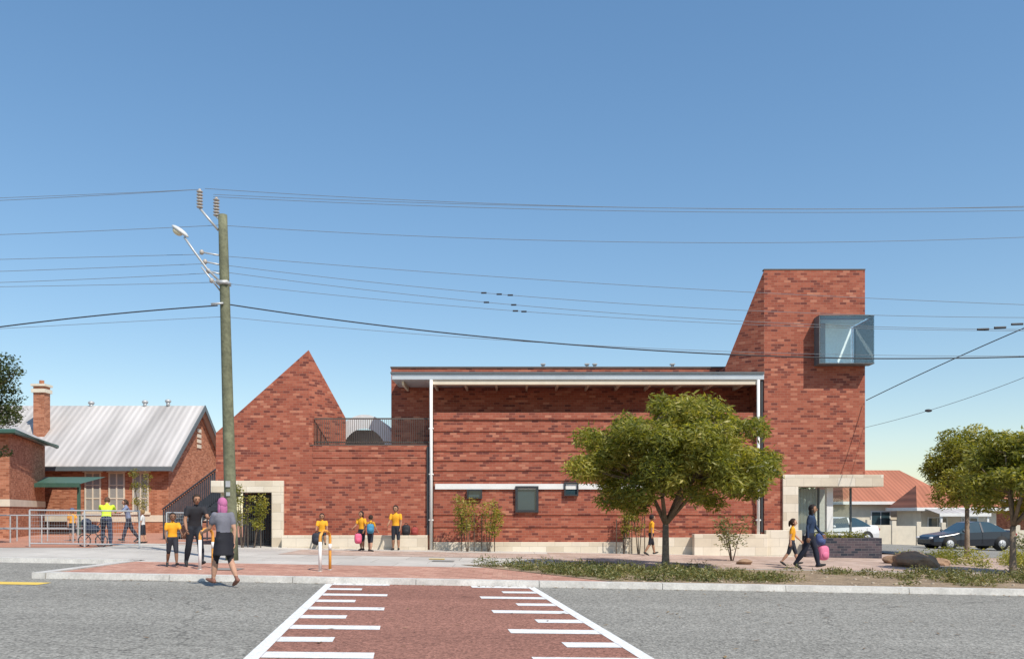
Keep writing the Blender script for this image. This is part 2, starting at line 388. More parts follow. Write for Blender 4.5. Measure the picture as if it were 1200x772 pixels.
for x in (1.2,2.9,3.2,6.2):
    mb.tube([(x,33,6.9),(x,33,7.2)],.06,8); mb.box(x-.09,x+.09,32.9,33.1,7.2,7.24)
mb.make('roof_vents',[M['steel']],B)
box('white_band',-2.7,4.6,F-.045,F+.018,2.31,2.5,M['white'],B)
def window(x0,x1,z0,z1,f=.05):
    m=MB(); y0=F-.10; y1=F+.0
    m.box(x0,x1,y0,y1,z0,z0+f); m.box(x0,x1,y0,y1,z1-f,z1); m.box(x0,x0+f,y0,y1,z0+f,z1-f); m.box(x1-f,x1,y0,y1,z0+f,z1-f)
    m.box(x0+f,x1-f,y1-.02,y1+.015,z0+f,z1-f,1)
    m.make('window',[M['dark'],M['glassdk']],B)
window(.12,.93,1.5,2.42,.08); window(-1.58,-1.05,1.98,2.30); window(1.83,2.33,2.08,2.56); window(3.5,4.06,1.85,2.28)
box('plinth_low',-2.76,3.9,F-.06,F+.015,-.4,.46,ls,B,.01)
box('plinth_mid',3.902,8.84,F-.065,F+.015,-.4,.62,ls,B,.01)
box('plinth_bench',6.3,8.84,F-.5,F-.068,-.5,.74,ls,B,.015)
box('plinth_tower',8.846,10.1,F-.3,F-.054,-.6,.88,ls,B,.015)
# tower
TF=F-.05
tv=[];tf=[]
def tq(*p):
    b=len(tv); tv.extend(p); tf.append(tuple(range(b,b+len(p))))
xa,xb,xn=8.85,12.39,10.7
tq((xa,TF,2.82),(xb,TF,2.82),(xb,TF,6.7),(xa,TF,6.7))
tq((xa,TF,6.7),(xn,TF,6.7),(xn,TF,8.25),(xa,TF,8.25))
tq((xa,TF,8.25),(xb,TF,8.25),(xb,TF,9.99),(xa,TF,9.99))
tq((xb,TF,2.82),(xb,37,2.82),(xb,37,6.7),(xb,TF,6.7))
tq((xb,31.4,6.7),(xb,37,6.7),(xb,37,8.25),(xb,31.4,8.25))
tq((xb,TF,8.25),(xb,37,8.25),(xb,37,9.99),(xb,TF,9.99))
wx,wy=7.70,30.8
P1=(xa,TF,9.99);P2=(xb,TF,9.99);P3=(xb,37,9.99);P4=(wx,37,6.75);P5=(wx,wy,6.75)
tq(P1,P2,P3); tq(P1,P3,P5); tq(P5,P3,P4)
tq((wx,wy,6.42),(xa,TF,6.42),P1,P5)
tq((xa-.001,TF,2.82),(xa-.001,TF,6.42),(xa-.001,31.8,6.42),(xa-.001,31.8,2.82))
tq((wx,37,6.42),(wx,wy,6.42),P5,P4)
tq((xb,37,2.82),(wx,37,2.82),P4,P3)
tq((xa,TF,2.82),(xa,37,2.82),(xb,37,2.82),(xb,TF,2.82))
tq((xa,TF,6.42),(wx,wy,6.42),(wx,37,6.42),(xa,37,6.42))
mesh('tower_walls',tv,tf,br,B)
box('tower_strip',xa,9.48,TF,31.7,-.5,2.818,br,B)
mb=MB(); mb.box(xa-.01,xb+.01,TF-.015,TF+.2,9.992,10.03); mb.make('tower_coping',[M['slat']],B)
mb=MB()
mb.add([(xn,TF,6.7),(xb,TF,6.7),(xb,31.4,6.7),(xn,31.4,6.7)],[(0,1,2,3)]); mb.add([(xn,TF,8.25),(xn,31.4,8.25),(xb,31.4,8.25),(xb,TF,8.25)],[(0,1,2,3)])
mb.add([(11.2,30.5,6.7),(xb,31.2,6.7),(xb,31.2,8.25),(11.2,30.5,8.25)],[(0,1,2,3)]); mb.add([(xn,TF,6.7),(xn,31.4,6.7),(xn,31.4,8.25),(xn,TF,8.25)],[(0,1,2,3)],1)
mb.box(10.98,11.2,30.5,30.8,6.7,8.25,1)
mb.make('bay_room',[simple('pale_room',(.80,.84,.84)),simple('reveal',(.30,.22,.18))],B,recalc=False)
mb=MB()
gx0,gx1,gy=10.62,12.5,29.45
mb.box(gx0+.02,gx1,gy,gy+.02,6.66,8.27); mb.box(gx1-.02,gx1,gy+.03,31.4,6.66,8.27)
mb.make('bay_glass',[M['glass']],B)
mb=MB()
mb.box(gx0-.015,gx0+.01,gy,TF-.002,6.63,8.29); mb.box(gx0-.02,gx1+.01,gy-.01,TF-.002,6.625,6.65); mb.box(gx0-.02,gx1+.01,gy-.01,TF-.002,8.28,8.30)
mb.make('bay_frame',[M['greytrim']],B)
box('tower_lintel',9.482,13.0,TF-.1,31.2,2.4,2.818,ls,B,.01)
box('tower_pier',9.482,10.02,TF-.1,30.5,-.4,2.398,ls,B,.01)
box('glazed_back_wall',10.02,12.2,33,33.1,.0,2.39,simple('inner_wall',(.66,.64,.58)),B)
box('corner_column',11.18,11.4,30.3,30.5,.6,2.39,M['white'],B)
mb=MB(); mb.box(10.03,12.2,30.7,30.72,.8,2.38); mb.make('corner_glazing',[M['glass']],B)
mb=MB()
for x in (10.04,11.0,12.16): mb.box(x,x+.05,30.66,30.76,.8,2.38)
mb.box(10.04,12.2,30.655,30.765,.75,.8)
mb.make('glazing_frame',[M['greytrim']],B)
mb=MB()
for i in range(16): mb.box(10.1+i*.055,10.14+i*.055,30.8+.03*(i%2),30.82+.03*(i%2),.85,2.36)
mb.make('curtain',[M['white']],B)
box('low_brick_wall',10.11,12.7,29.3,29.55,-.6,.62,M['brick_shaded'],B)
box('low_brick_return',12.45,12.7,29.552,33,-.6,.62,M['brick_shaded'],B)
box('ground_floor_infill',9.49,12.2,31.3,36.9,-.6,.6,M['brick_shaded'],B)
box('ground_floor_core',9.49,11.0,33.2,36.9,.6,2.8,br,B)
# balcony screen
mb=MB()
x=-6.95
while x<-2.95: mb.box(x,x+.014,F+.1,F+.13,3.885,4.82); x+=.066
mb.box(-6.98,-2.93,F+.14,F+.17,4.78,4.83); mb.box(-6.98,-2.93,F+.14,F+.17,3.95,4.0)
mb.make('balcony_screen',[M['slat']],B)
mb=MB()
n=20; arc=lambda t:(-5.75-1.35*math.cos(t),3.5+1.80*math.sin(t))
for i in range(n):
    a=arc(math.pi*i/n); b=arc(math.pi*(i+1)/n)
    mb.add([(a[0],33.2,a[1]),(b[0],33.2,b[1]),(b[0],35.5,b[1]),(a[0],35.5,a[1])],[(0,1,2,3)])
    k=.7; mb.add([(a[0],33.2,a[1]),(b[0],33.2,b[1]),(-5.75+(b[0]+5.75)*k,33.2,3.5+(b[1]-3.5)*k),(-5.75+(a[0]+5.75)*k,33.2,3.5+(a[1]-3.5)*k)],[(0,1,2,3)])
mb.box(-7.0,-4.5,35.3,35.4,3.5,4.9)
mb.make('terrace_shelter',[mat('pale_metal',(.70,.74,.75),.4,.05,metal=.1)],B,True,recalc=False)
# external stair
St=empty('external_stair')
mb=MB()
for i in range(13):
    x=-14.2+i*.3; zz=.4+i*.22; mb.box(x,x+.32,35,36.4,zz,zz+.05)
for i in range(48):
    x=-14.3+i*.083; zz=.35+(x+14.3)*.75; mb.box(x,x+.06,34.95,34.98,zz,zz+1.25)
mb.add([(-14.3,34.99,.3),(-10.4,34.99,3.25),(-10.4,34.99,3.75),(-14.3,34.99,.8)],[(0,1,2,3)])
mb.tube([(-14.3,34.9,1.62),(-10.4,34.9,4.55)],.035,6)
mb.add([(-14.3,36.45,.35),(-10.4,36.45,3.1),(-10.4,36.45,4.0),(-14.3,36.45,1.2)],[(0,1,2,3)])
for i in range(5):
    x=-14.2+i*.85; zz=.4+i*.63; mb.box(x,x+.05,34.9,34.94,.25,zz+.1)
mb.make('stair_flight',[mat('stair_grey',(.05,.06,.075),.7,spec=.2)],St,recalc=False)
# ---------------------------------------------------------------- old school
O=empty('old_school_building')
bo=M['brick_old']
yf=45; xr=-18.1; xl=-40; ze=4.2; yr=49.3; zr=7.55; yb=53.6
mesh('walls',[(xl,yf,0),(xr,yf,0),(xr,yf,ze),(xl,yf,ze),(xr,yb,0),(xr,yb,ze),(xr,yr,zr-.1),(xl,yb,0),(xl,yb,ze),(xl,yr,zr-.1)],[(0,1,2,3),(1,4,5,6,2),(4,7,8,5),(7,0,3,9,8)],bo,O)
d=.35
mb=MB()
sl2=(zr-ze)/(yr-yf)
for (ya,za,yb2,zb2) in ((yf-.5,ze-.5*sl2,yr,zr),(yb+.5,ze-.5*sl2,yr,zr)):
    mb.add([(xl-d,ya,za+.1),(xr+d,ya,za+.1),(xr+d,yb2,zb2+.1),(xl-d,yb2,zb2+.1),(xl-d,ya,za),(xr+d,ya,za),(xr+d,yb2,zb2),(xl-d,yb2,zb2)],BF)
mb.make('roof',[M['roofgrey']],O)
mb=MB()
for (ya,za) in ((yf-.5,ze-.5*sl2),(yb+.5,ze-.5*sl2)):
    mb.add([(xr+d+.003,ya,za-.2),(xr+d+.003,yr,zr-.2),(xr+d+.003,yr,zr+.13),(xr+d+.003,ya,za+.13),(xr+d+.05,ya,za-.2),(xr+d+.05,yr,zr-.2),(xr+d+.05,yr,zr+.13),(xr+d+.05,ya,za+.13)],BF)
mb.box(xl-d,xr+d,yf-.62,yf-.503,ze-.55,ze-.33)
mb.make('barge_board_and_gutter',[M['greytrim']],O)
mb=MB()
mb.box(xl,xr+.01,yf-.03,yf-.002,1.0,1.35); mb.box(xr+.002,xr+.03,yf,yb,1.0,1.35)
mb.make('cream_band',[M['cream']],O)
for u in (109,137,165):
    x=(u-600)*.045
    mb=MB(); a,b=x-.42,x+.42; zb,zt=1.5,3.6
    mb.box(a-.1,b+.1,yf-.08,yf-.004,zt,zt+.14); mb.box(a-.1,b+.1,yf-.1,yf-.004,zb-.12,zb)
    for q in (a,x-.03,b-.06): mb.box(q,q+.07,yf-.06,yf-.004,zb,zt)
    for q in (zb,2.2,2.9,zt-.07): mb.box(a+.07,b-.06,yf-.055,yf-.004,q,q+.06)
    mb.box(a+.01,b-.01,yf-.03,yf-.004,zb+.01,zt-.01,1)
    mb.make('window',[M['cream'],simple('blind',(.30,.30,.28),.4)],O)
mb=MB()
for i,(zz) in enumerate((5.2,5.5,5.8,6.1)): mb.box(xr+.01,xr+.05,49.0,49.6,zz,zz+.2)
mb.make('gable_vent',[M['cream']],O)
cx=-25.9
mb=MB(); mb.box(cx-.3,cx+.3,46.7,47.3,5.4,8.05); mb.box(cx-.38,cx+.38,46.62,47.38,8.05,8.25,1); mb.box(cx-.3,cx+.3,46.7,47.3,8.25,8.4); mb.box(cx-.4,cx+.4,46.6,47.4,8.4,8.52,1)
mb.tube([(cx,47,8.52),(cx,47,8.75)],.13,8)
mb.make('chimney',[bo,M['cream']],O)
mb=MB()
for u,v in ((107,478),(170,477),(197,476)):
    p=at(u,v,49.3); mb.tube([p,p+Vector((0,0,.25))],.11,10); mb.ell(p+Vector((0,0,.3)),(.18,.18,.12))
mb.make('roof_ventilators',[M['steel']],O,True)
mb=MB(); 
for x in (-20.9,-23.5): mb.box(x,x+.12,41,41.12,.3,2.9)
mb.add([(-24.5,40.8,2.85),(-20.7,40.8,2.85),(-20.7,43.5,3.3),(-24.5,43.5,3.3)],[(0,1,2,3)]); mb.box(-24.5,-20.7,40.78,40.86,2.7,2.9)
mb.make('verandah',[M['green']],O,recalc=False)
# brick classroom at far left
K=empty('brick_classroom')
mesh('walls',[(-36,36,0),(-21.2,36,0),(-21.2,36,4.85),(-36,36,4.85),(-23.7,43.3,0),(-23.7,43.3,4.85),(-36,43.3,0),(-36,43.3,4.85)],[(0,1,2,3),(1,4,5,2),(4,6,7,5),(6,0,3,7)],bo,K)
mesh('side_band',[(-21.17,35.97,1.75),(-23.67,43.3,1.75),(-23.67,43.3,2.05),(-21.17,35.97,2.05),(-36,35.97,1.75),(-36,35.97,2.05)],[(0,1,2,3),(4,0,3,5)],M['cream'],K)
mb=MB(); mb.add([(-36.5,35.5,4.9),(-20.7,35.5,4.9),(-25,39,6.6),(-36.5,39,6.6),(-23.4,43.8,4.9),(-36.5,43.8,4.9)],[(0,1,2,3),(1,4,2),(4,5,3,2),(0,5,4,1)]); mb.make('roof',[M['roofgrey']],K)
mb=MB(); mb.tube([(-36.5,35.46,4.86),(-20.66,35.46,4.86),(-23.36,43.8,4.86)],.11,6); mb.make('gutter',[M['green']],K)
# ---------------------------------------------------------------- fences and rails
def railing(name,xa,xb,y,h,gap,rad=.02,mt='steel',wires=True,z0=.12):
    e=MB(); n=max(1,round((xb-xa)/gap)); 
    for i in range(n+1):
        x=xa+(xb-xa)*i/n; g=gp(x,y); e.tube([(x,y,g-.02),(x,y,g+h)],rad*1.2,8)
    for hh in (z0,h):
        e.tube([(xa,y,gp(xa,y)+hh),(xb,y,gp(xb,y)+hh)],rad,8)
    if wires:
        x=xa
        while x<xb: e.tube([(x,y,gp(x,y)+z0),(x,y,gp(x,y)+h)],.003,3,cap=False); x+=.08
        zz=z0
        while zz<h: e.tube([(xa,y,gp(xa,y)+zz),(xb,y,gp(xb,y)+zz)],.003,3,cap=False); zz+=.12
    return e.make(name,[M[mt]])
railing('pool_style_fence',-15.6,-12.05,27.6,1.2,1.75,.024)
railing('pool_style_fence',-11.9,-10.7,29.4,1.15,1.2,.02)
railing('handrail',-22,-16.2,31.5,1.0,1.2,.022,wires=False,z0=.5)
railing('handrail',-21.5,-15.6,33,1.0,1.2,.022,wires=False,z0=.5)
for (u,v) in ((242,666),(381,668)):
    x,y=foot(u,v); g=gp(x,y); mb=MB(); a=.06; bq=.24
    pts=[Vector((x-a,y-bq,g)),Vector((x-a,y-bq,g+.36)),Vector((x-a,y-bq,g+.74))]
    for i in range(1,8):
        t=math.pi*i/8; pts.append(Vector((x-a*math.cos(t),y-bq*math.cos(t),g+.74+.16*math.sin(t))))
    pts+=[Vector((x+a,y+bq,g+.74)),Vector((x+a,y+bq,g+.36)),Vector((x+a,y+bq,g))]
    mb.tube(pts,.034,10)
    mb.tube([pts[0]+Vector((0,0,.02)),pts[0]+Vector((0,0,.66))],.037,10,1)
    mb.tube([pts[-1]+Vector((0,0,.45)),pts[-1]+Vector((0,0,.6))],.037,10,1)
    for q in (pts[0],pts[-1]): mb.tube([q-Vector((0,0,.01)),q+Vector((0,0,.01))],.055,10,2)
    mb.make('hoop_bollard',[simple('orange_yellow_paint',(.72,.33,.06),.45),M['white'],M['steel']],None,True)
# ---------------------------------------------------------------- utility pole and lines
PX,PY=foot(272,656)
U=empty('utility_pole')
ptop=at(261,252,PY); pb=Vector((PX,PY,gp(PX,PY)-.1))
mb=MB(); pts=[pb.lerp(ptop,i/10) for i in range(11)]
mb.tube(pts,[.165-.05*i/10 for i in range(11)],16); mb.make('timber_pole',[M['poleg']],U,True)
mb=MB(); q=pb.lerp(ptop,.22); mb.box(q.x-.06,q.x+.06,q.y-.175,q.y-.16,q.z,q.z+.16); q=pb.lerp(ptop,.2); mb.box(q.x-.05,q.x+.05,q.y-.175,q.y-.16,q.z-.05,q.z+.05); mb.make('pole_number_plate',[M['steel']],U)
mb=MB(); 
def pp(u,v,dy=0): p=at(u,v,PY); p.y+=dy; return p
for (u,v,ub,vb,dy) in ((236,246,256,270,-.12),(252,252,262,262,.1)):
    mb.tube([pp(ub,vb),pp(u,v,dy)],.03,8,1)
    top=pp(u,v,dy)
    for i in range(6): mb.ell(top+Vector((0,0,.03+i*.08)),(.085,.085,.032),0,12)
    mb.tube([top,top+Vector((0,0,.5))],.035,8)
for v in (300,311,322,333):
    mb.tube([pp(262,v),pp(238+ (v-300)*.35,v-3,-.1)],.022,6,1); mb.ell(pp(238+(v-300)*.35,v-3,-.1),(.06,.06,.07),0,10)
mb.box(pp(262,330).x-.15,pp(262,330).x+.15,PY-.16,PY+.16,pp(0,334).z,pp(0,330).z,1)
mb.tube([pp(264,357)+Vector((0,-.16,0)),pp(250,358,-.16)],.03,8,1)
mb.make('insulators_and_brackets',[M['ins'],M['steel']],U,True)
mb=MB()
mb.tube([pp(260,332),pp(246,318,-.2),pp(232,298,-.3),pp(222,283,-.35)],.028,8); mb.tube([pp(259,342),pp(240,316,-.25)],.02,8)
hd=(pp(208,270,-.35)-pp(226,283,-.35)).normalized(); c=(pp(208,270,-.35)+pp(226,283,-.35))/2
R=hd.to_track_quat('X','Z').to_matrix()
mb.ell(c,(.27,.12,.085),1,14,R,lambda v:Vector((v.x,v.y*(1-.3*(-v.x)/.27 if v.x<0 else 1),v.z if v.z>0 else v.z*.45)))
mb.ell(c+R@Vector((.05,0,-.04)),(.15,.09,.09),2,12,R)
mb.make('street_light_arm',[M['steel'],mat('lamp_housing',(.55,.56,.55),.4),mat('lamp_bowl',(.62,.55,.38),.2)],U,True)
E_=empty('power_line')
def wire(pts,r=.0065,mt='wire2'):
    us=[p[0] for p in pts]; vsn=[p[1] for p in pts]; Ys=[p[2] if len(p)>2 else PY for p in pts]
    deg=min(2,len(pts)-1); cf=np.polyfit(us,vsn,deg); cy=np.polyfit(us,Ys,1)
    cu=bpy.data.curves.new('wire','CURVE'); cu.dimensions='3D'; cu.bevel_depth=r; cu.bevel_resolution=1
    sp=cu.splines.new('POLY'); n=40; sp.points.add(n)
    for i in range(n+1):
        u=us[0]+(us[-1]-us[0])*i/n; p=at(u,float(np.polyval(cf,u)),float(np.polyval(cy,u))); sp.points[i].co=(*p,1)
    cu.materials.append(M[mt]); o=bpy.data.objects.new('wire',cu); S.collection.objects.link(o); o.parent=E_
    return cf
wire([(-200,243),(0,235),(236,222)]); wire([(-200,238),(0,232),(236,222)],r=.006)
wire([(240,221),(620,240),(1200,242),(1420,234)]); wire([(250,231),(620,244),(1200,248),(1420,240)]); wire([(250,228),(620,241),(1200,243)],r=.006)
wire([(-200,281),(0,275),(256,264)]); wire([(258,264),(700,283),(1200,278)])
wire([(-200,309),(0,304),(238,298)]); wire([(250,299),(700,332),(1200,357)])
wire([(-200,324),(0,318),(242,309)]); c1=wire([(250,309),(600,346),(1200,372)])
wire([(-200,336),(0,331),(246,320)]); c2=wire([(250,317),(600,357),(1200,386)])
wire([(-200,338),(0,336),(246,331)],r=.006); c3=wire([(250,330),(560,362),(900,380),(1200,388)],r=.006)
wire([(-200,414),(0,383),(255,358)],r=.017,mt='wire'); wire([(270,357),(560,394),(830,414),(1010,420)],r=.017,mt='wire'); wire([(1010,420),(1200,418),(1420,408)],r=.017,mt='wire')
wire([(-200,396),(0,385),(262,371)],r=.006); wire([(262,371),(700,405),(1200,417)],r=.006)
wire([(1015,469,30),(1110,424,26),(1230,372,22)],r=.014,mt='wire'); wire([(1013,501,30),(1088,481,27),(1230,430,22)],r=.007,mt='wire2')
mb=MB()
for (u,cf) in ((567,c1),(585,c1),(570,c2),(602,c2),(598,c1),(614,c3),(604,c3)):
    p=at(u,float(np.polyval(cf,u)),PY); mb.tube([p-Vector((.07,0,0)),p+Vector((.07,0,0))],.022,6)
for (u,v) in ((1152,386),(1172,384),(1192,380)):
    p=at(u,v,PY); mb.tube([p-Vector((.15,0,0)),p+Vector((.15,0,.01))],.03,8)
p=at(1088,481,27); mb.ell(p,(.12,.05,.05))
mb.make('line_spacers',[M['wire']],E_)
# ---------------------------------------------------------------- foliage
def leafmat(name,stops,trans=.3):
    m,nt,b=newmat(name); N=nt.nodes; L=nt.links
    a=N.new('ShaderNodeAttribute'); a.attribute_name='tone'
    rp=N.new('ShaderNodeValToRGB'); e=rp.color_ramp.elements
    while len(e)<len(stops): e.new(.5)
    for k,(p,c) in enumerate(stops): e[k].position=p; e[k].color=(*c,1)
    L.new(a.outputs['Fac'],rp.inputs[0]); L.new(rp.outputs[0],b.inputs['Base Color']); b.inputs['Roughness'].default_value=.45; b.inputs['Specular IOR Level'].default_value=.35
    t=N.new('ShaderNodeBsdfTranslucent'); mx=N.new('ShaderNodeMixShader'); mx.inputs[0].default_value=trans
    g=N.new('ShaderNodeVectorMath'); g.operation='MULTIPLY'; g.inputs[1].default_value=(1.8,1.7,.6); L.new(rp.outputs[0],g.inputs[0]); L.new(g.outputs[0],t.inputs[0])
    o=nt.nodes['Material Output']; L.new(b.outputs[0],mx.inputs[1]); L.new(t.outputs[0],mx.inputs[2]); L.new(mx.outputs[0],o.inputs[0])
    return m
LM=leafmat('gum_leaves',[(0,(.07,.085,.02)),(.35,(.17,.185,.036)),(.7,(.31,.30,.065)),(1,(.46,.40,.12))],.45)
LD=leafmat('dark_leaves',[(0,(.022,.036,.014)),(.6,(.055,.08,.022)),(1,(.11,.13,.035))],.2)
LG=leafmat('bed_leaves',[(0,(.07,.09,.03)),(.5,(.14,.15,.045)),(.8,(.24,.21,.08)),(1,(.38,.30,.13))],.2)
def leaves(name,clumps,n,L,Wd,mt,parent=None,droop=.5,up=0,shell=.45):
    cs=np.array([[*c[:3],*(c[3:] if len(c)>4 else (c[3],)*3)] for c in clumps],float)
    vol=cs[:,3]*cs[:,4]*cs[:,5]; idx=rng.choice(len(cs),n,p=vol**.75/np.sum(vol**.75))
    tone0=rng.uniform(-.2,.2,len(cs))
    d=rng.normal(size=(n,3)); d/=np.linalg.norm(d,axis=1)[:,None]
    rr=rng.uniform(shell**3,1,n)**(1/3)*rng.uniform(.8,1.22,n)
    P=cs[idx,:3]+d*rr[:,None]*cs[idx,3:6]
    ax=rng.normal(size=(n,3)); ax[:,2]=ax[:,2]*.5-droop+up; ax/=np.linalg.norm(ax,axis=1)[:,None]
    q=rng.normal(size=(n,3)); s=np.cross(ax,q); s/=np.linalg.norm(s,axis=1)[:,None]
    l=L*rng.uniform(.6,1.25,n)[:,None]; wd=Wd*rng.uniform(.7,1.3,n)[:,None]
    V=np.stack([P,P+ax*l*.45+s*wd/2,P+ax*l,P+ax*l*.45-s*wd/2],1).reshape(-1,3)
    me=bpy.data.meshes.new(name); me.vertices.add(4*n); me.vertices.foreach_set('co',V.ravel())
    me.loops.add(4*n); me.loops.foreach_set('vertex_index',np.arange(4*n,dtype=np.int32))
    me.polygons.add(n); me.polygons.foreach_set('loop_start',np.arange(0,4*n,4,dtype=np.int32)); me.polygons.foreach_set('loop_total',np.full(n,4,dtype=np.int32))
    me.update(calc_edges=True); me.validate()
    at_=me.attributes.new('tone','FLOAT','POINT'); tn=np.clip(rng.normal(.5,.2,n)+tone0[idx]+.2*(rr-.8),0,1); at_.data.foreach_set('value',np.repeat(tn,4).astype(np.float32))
    me.materials.append(mt); return link(name,me,parent)
BK=mat('bark',(.22,.165,.12),.9,.3,6,bump=.6,bscale=20,fine=.2)
BKD=mat('bark_dark',(.10,.075,.055),.9,.3,6,bump=.6,bscale=20)
def tree(name,x,y,trunkh,crown,nclump,cr,nleaf,L=.13,Wd=.032,mt=LM,tr=.09,bark=BK,lean=(0,0),prof=None,droop=.5,kmin=.25,flat=.72,sag=0):
    T=empty(name); g=gp(x,y)-.05; (cx,cy,cz),(rx,ry,rz)=crown
    cl=[];tries=0
    while len(cl)<nclump and tries<9000:
        tries+=1
        v=rng.normal(size=3); v/=np.linalg.norm(v); k=rng.uniform(kmin,1)**.5*rng.uniform(.9,1.08)
        p=np.array([v[0]*rx*k,v[1]*ry*k,v[2]*rz*k])
        if prof and not prof(p/np.array([rx,ry,rz])): continue
        p[2]-=sag*(p[0]/rx)**2
        r=cr*rng.uniform(.55,1.35)
        c=(cx+p[0],cy+p[1],cz+p[2],r,r,r*flat)
        if all(np.linalg.norm(np.array(c[:3])-np.array(o[:3]))>cr*.58 for o in cl): cl.append(c)
    mb=MB(); fork=Vector((x+lean[0],y+lean[1],g+trunkh))
    mb.tube([(x,y,g-.1),(x,y,g+.08),(x+lean[0]*.3,y,g+trunkh*.4),fork],[tr*1.5,tr*1.1,tr*.9,tr*.78],10)
    limbs=[]
    for i in range(6):
        a=2*math.pi*i/6+rng.uniform(-.3,.3); e=Vector((cx+rx*.5*math.cos(a),cy+ry*.5*math.sin(a),cz+rz*rng.uniform(-.1,.5)))
        m1=fork.lerp(e,.5)+Vector((0,0,-.1)); mb.tube([fork,m1,e],[tr*.6,tr*.42,tr*.2],7); limbs+= [m1,e,fork.lerp(m1,.6)]
    for c in cl:
        e=Vector(c[:3]); b=min(limbs,key=lambda q:(q-e).length+ (0.5 if q.z>e.z else 0)); m1=b.lerp(e,.5)+Vector((rng.uniform(-.1,.1),0,rng.uniform(-.12,.04)))
        mb.tube([b,m1,e],[tr*.22,tr*.15,tr*.06],5)
    mb.make('trunk_and_limbs',[bark],T,True)
    leaves('foliage',cl,nleaf,L,Wd,mt,T,droop)
    return T
tx,ty=foot(780,667); k=ty/1000
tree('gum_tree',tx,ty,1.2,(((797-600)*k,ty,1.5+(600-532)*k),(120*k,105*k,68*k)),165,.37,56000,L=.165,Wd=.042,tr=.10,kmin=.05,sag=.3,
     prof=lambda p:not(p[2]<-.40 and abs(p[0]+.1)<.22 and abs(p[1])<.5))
x2,y2=foot(1187,673)
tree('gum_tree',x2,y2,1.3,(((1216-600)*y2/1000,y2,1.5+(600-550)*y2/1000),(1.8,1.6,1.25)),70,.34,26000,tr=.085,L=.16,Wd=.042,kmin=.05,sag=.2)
x3=17.6;y3=33.
tree('gum_tree',x3,y3,1.9,(((1130-600)*.033,y3,1.5+.052*33),(1.45,1.4,1.55)),55,.44,18000,tr=.1,L=.18,Wd=.05,kmin=.05)
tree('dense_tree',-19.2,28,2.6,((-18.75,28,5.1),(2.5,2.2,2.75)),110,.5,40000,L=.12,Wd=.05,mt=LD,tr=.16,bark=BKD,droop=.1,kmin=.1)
def shrub(name,x,y,h,w,n,mt=LM,L=.08,stake=True,stems=4,Wd=.03):
    T=empty(name); g=gp(x,y); mb=MB(); cl=[]
    for i in range(stems):
        a=rng.uniform(0,6.28); e=Vector((x+w*.4*math.cos(a),y+w*.4*math.sin(a),g+h*rng.uniform(.7,.97)))
        mb.tube([(x+.03*math.cos(a),y,g-.03),Vector((x,y,g)).lerp(e,.5)+Vector((0,0,.1)),e],[.018,.012,.006],5)
        for q in (.55,.8,1): cl.append((*Vector((x,y,g)).lerp(e,q),w*.25))
    if stake:
        for s in (-.22,.22): mb.tube([(x+s,y+.1,g-.05),(x+s,y+.1,g+h*.7)],.016,6)
    mb.make('stems',[BKD],T); leaves('foliage',cl,n,L,Wd,mt,T,.1,shell=0)
    return T
for (u,v,h,w,n,st) in ((548,646,1.9,.9,1100,True),(572,646,1.75,.9,1000,True),(728,648,1.7,.7,600,True),(745,648,1.9,.6,450,True),(858,657,1.3,1.2,800,False),(163,640,1.9,.9,900,False),(297,641,1.9,.8,900,True),(284,641,2.1,.7,700,False)):
    x,y=foot(u,v); y=min(y,29.3) if u>320 else y
    if u in (163,): x,y=-17.2,39.5; h=3
    if u in (297,284): y=29.2; x=(u-600)*.0292
    shrub('sapling',x,y,h,w,n,LM if u!=858 else LG,stake=st,L=.10,Wd=.04)
cl=[]
for i in range(560):
    y=rng.uniform(17.75,22.0); x0=2.2-.75*(y-17.5); x=rng.uniform(x0+.3,20) if rng.random()<.9 else rng.uniform(x0+.2,x0+3)
    pat=math.sin(x*1.7+2*math.sin(y*.9))+math.sin(x*.6)
    if pat<-.7: continue
    r=rng.uniform(.10,.36); cl.append((x,y,gp(x,y)+r*.2,r,r,r*rng.uniform(.3,.6)))
leaves('ground_cover',cl,42000,.09,.022,LG,None,droop=-.5,shell=.1)
cl=[]
for i in range(40):
    x=rng.uniform(12.8,19); y=rng.uniform(22.5,29); r=rng.uniform(.2,.5); cl.append((x,y,gp(x,y)+r*.3,r,r,r*.8))
for i in range(25):
    x=rng.uniform(10.4,12.3); cl.append((x,29.9,.55+rng.uniform(0,.15),.2,.15,.18))
leaves('low_shrubs',cl,12000,.10,.03,LM,None,droop=-.3,shell=.1)
mb=MB()
for i in range(220):
    y=rng.uniform(17.6,22); x=rng.uniform(2.4-.75*(y-17.5),20); r=rng.uniform(.015,.05); mb.ell((x,y,gp(x,y)+r*.3),(r,r,r*.6),0,6)
mb.make('pebbles',[mat('pebble',(.40,.33,.25),.9,.3,5)],None,True)
mb=MB()
for i in range(700):
    if i<380: x=rng.uniform(-9,22); y=17.16-abs(rng.normal())*.14; h=gz(x,y)
    elif i<520: x=rng.uniform(-9,12); y=rng.uniform(17.6,29); h=gp(x,y)+.012
    else: x=rng.uniform(-12,14); y=rng.uniform(9,17); h=gz(x,y)
    a=rng.uniform(0,6.28); l=rng.uniform(.03,.07); wd=l*.3; c_,s_=math.cos(a),math.sin(a)
    mb.add([(x-c_*l,y-s_*l,h+.012),(x+s_*wd,y-c_*wd,h+.016),(x+c_*l,y+s_*l,h+.02),(x-s_*wd,y+c_*wd,h+.016)],[(0,1,2,3)],int(rng.integers(0,2)))
mb.make('leaf_litter',[mat('dry_leaf',(.16,.09,.04),.8,.3),mat('dry_leaf_pale',(.28,.19,.09),.8,.3)],recalc=False)
mb=MB()
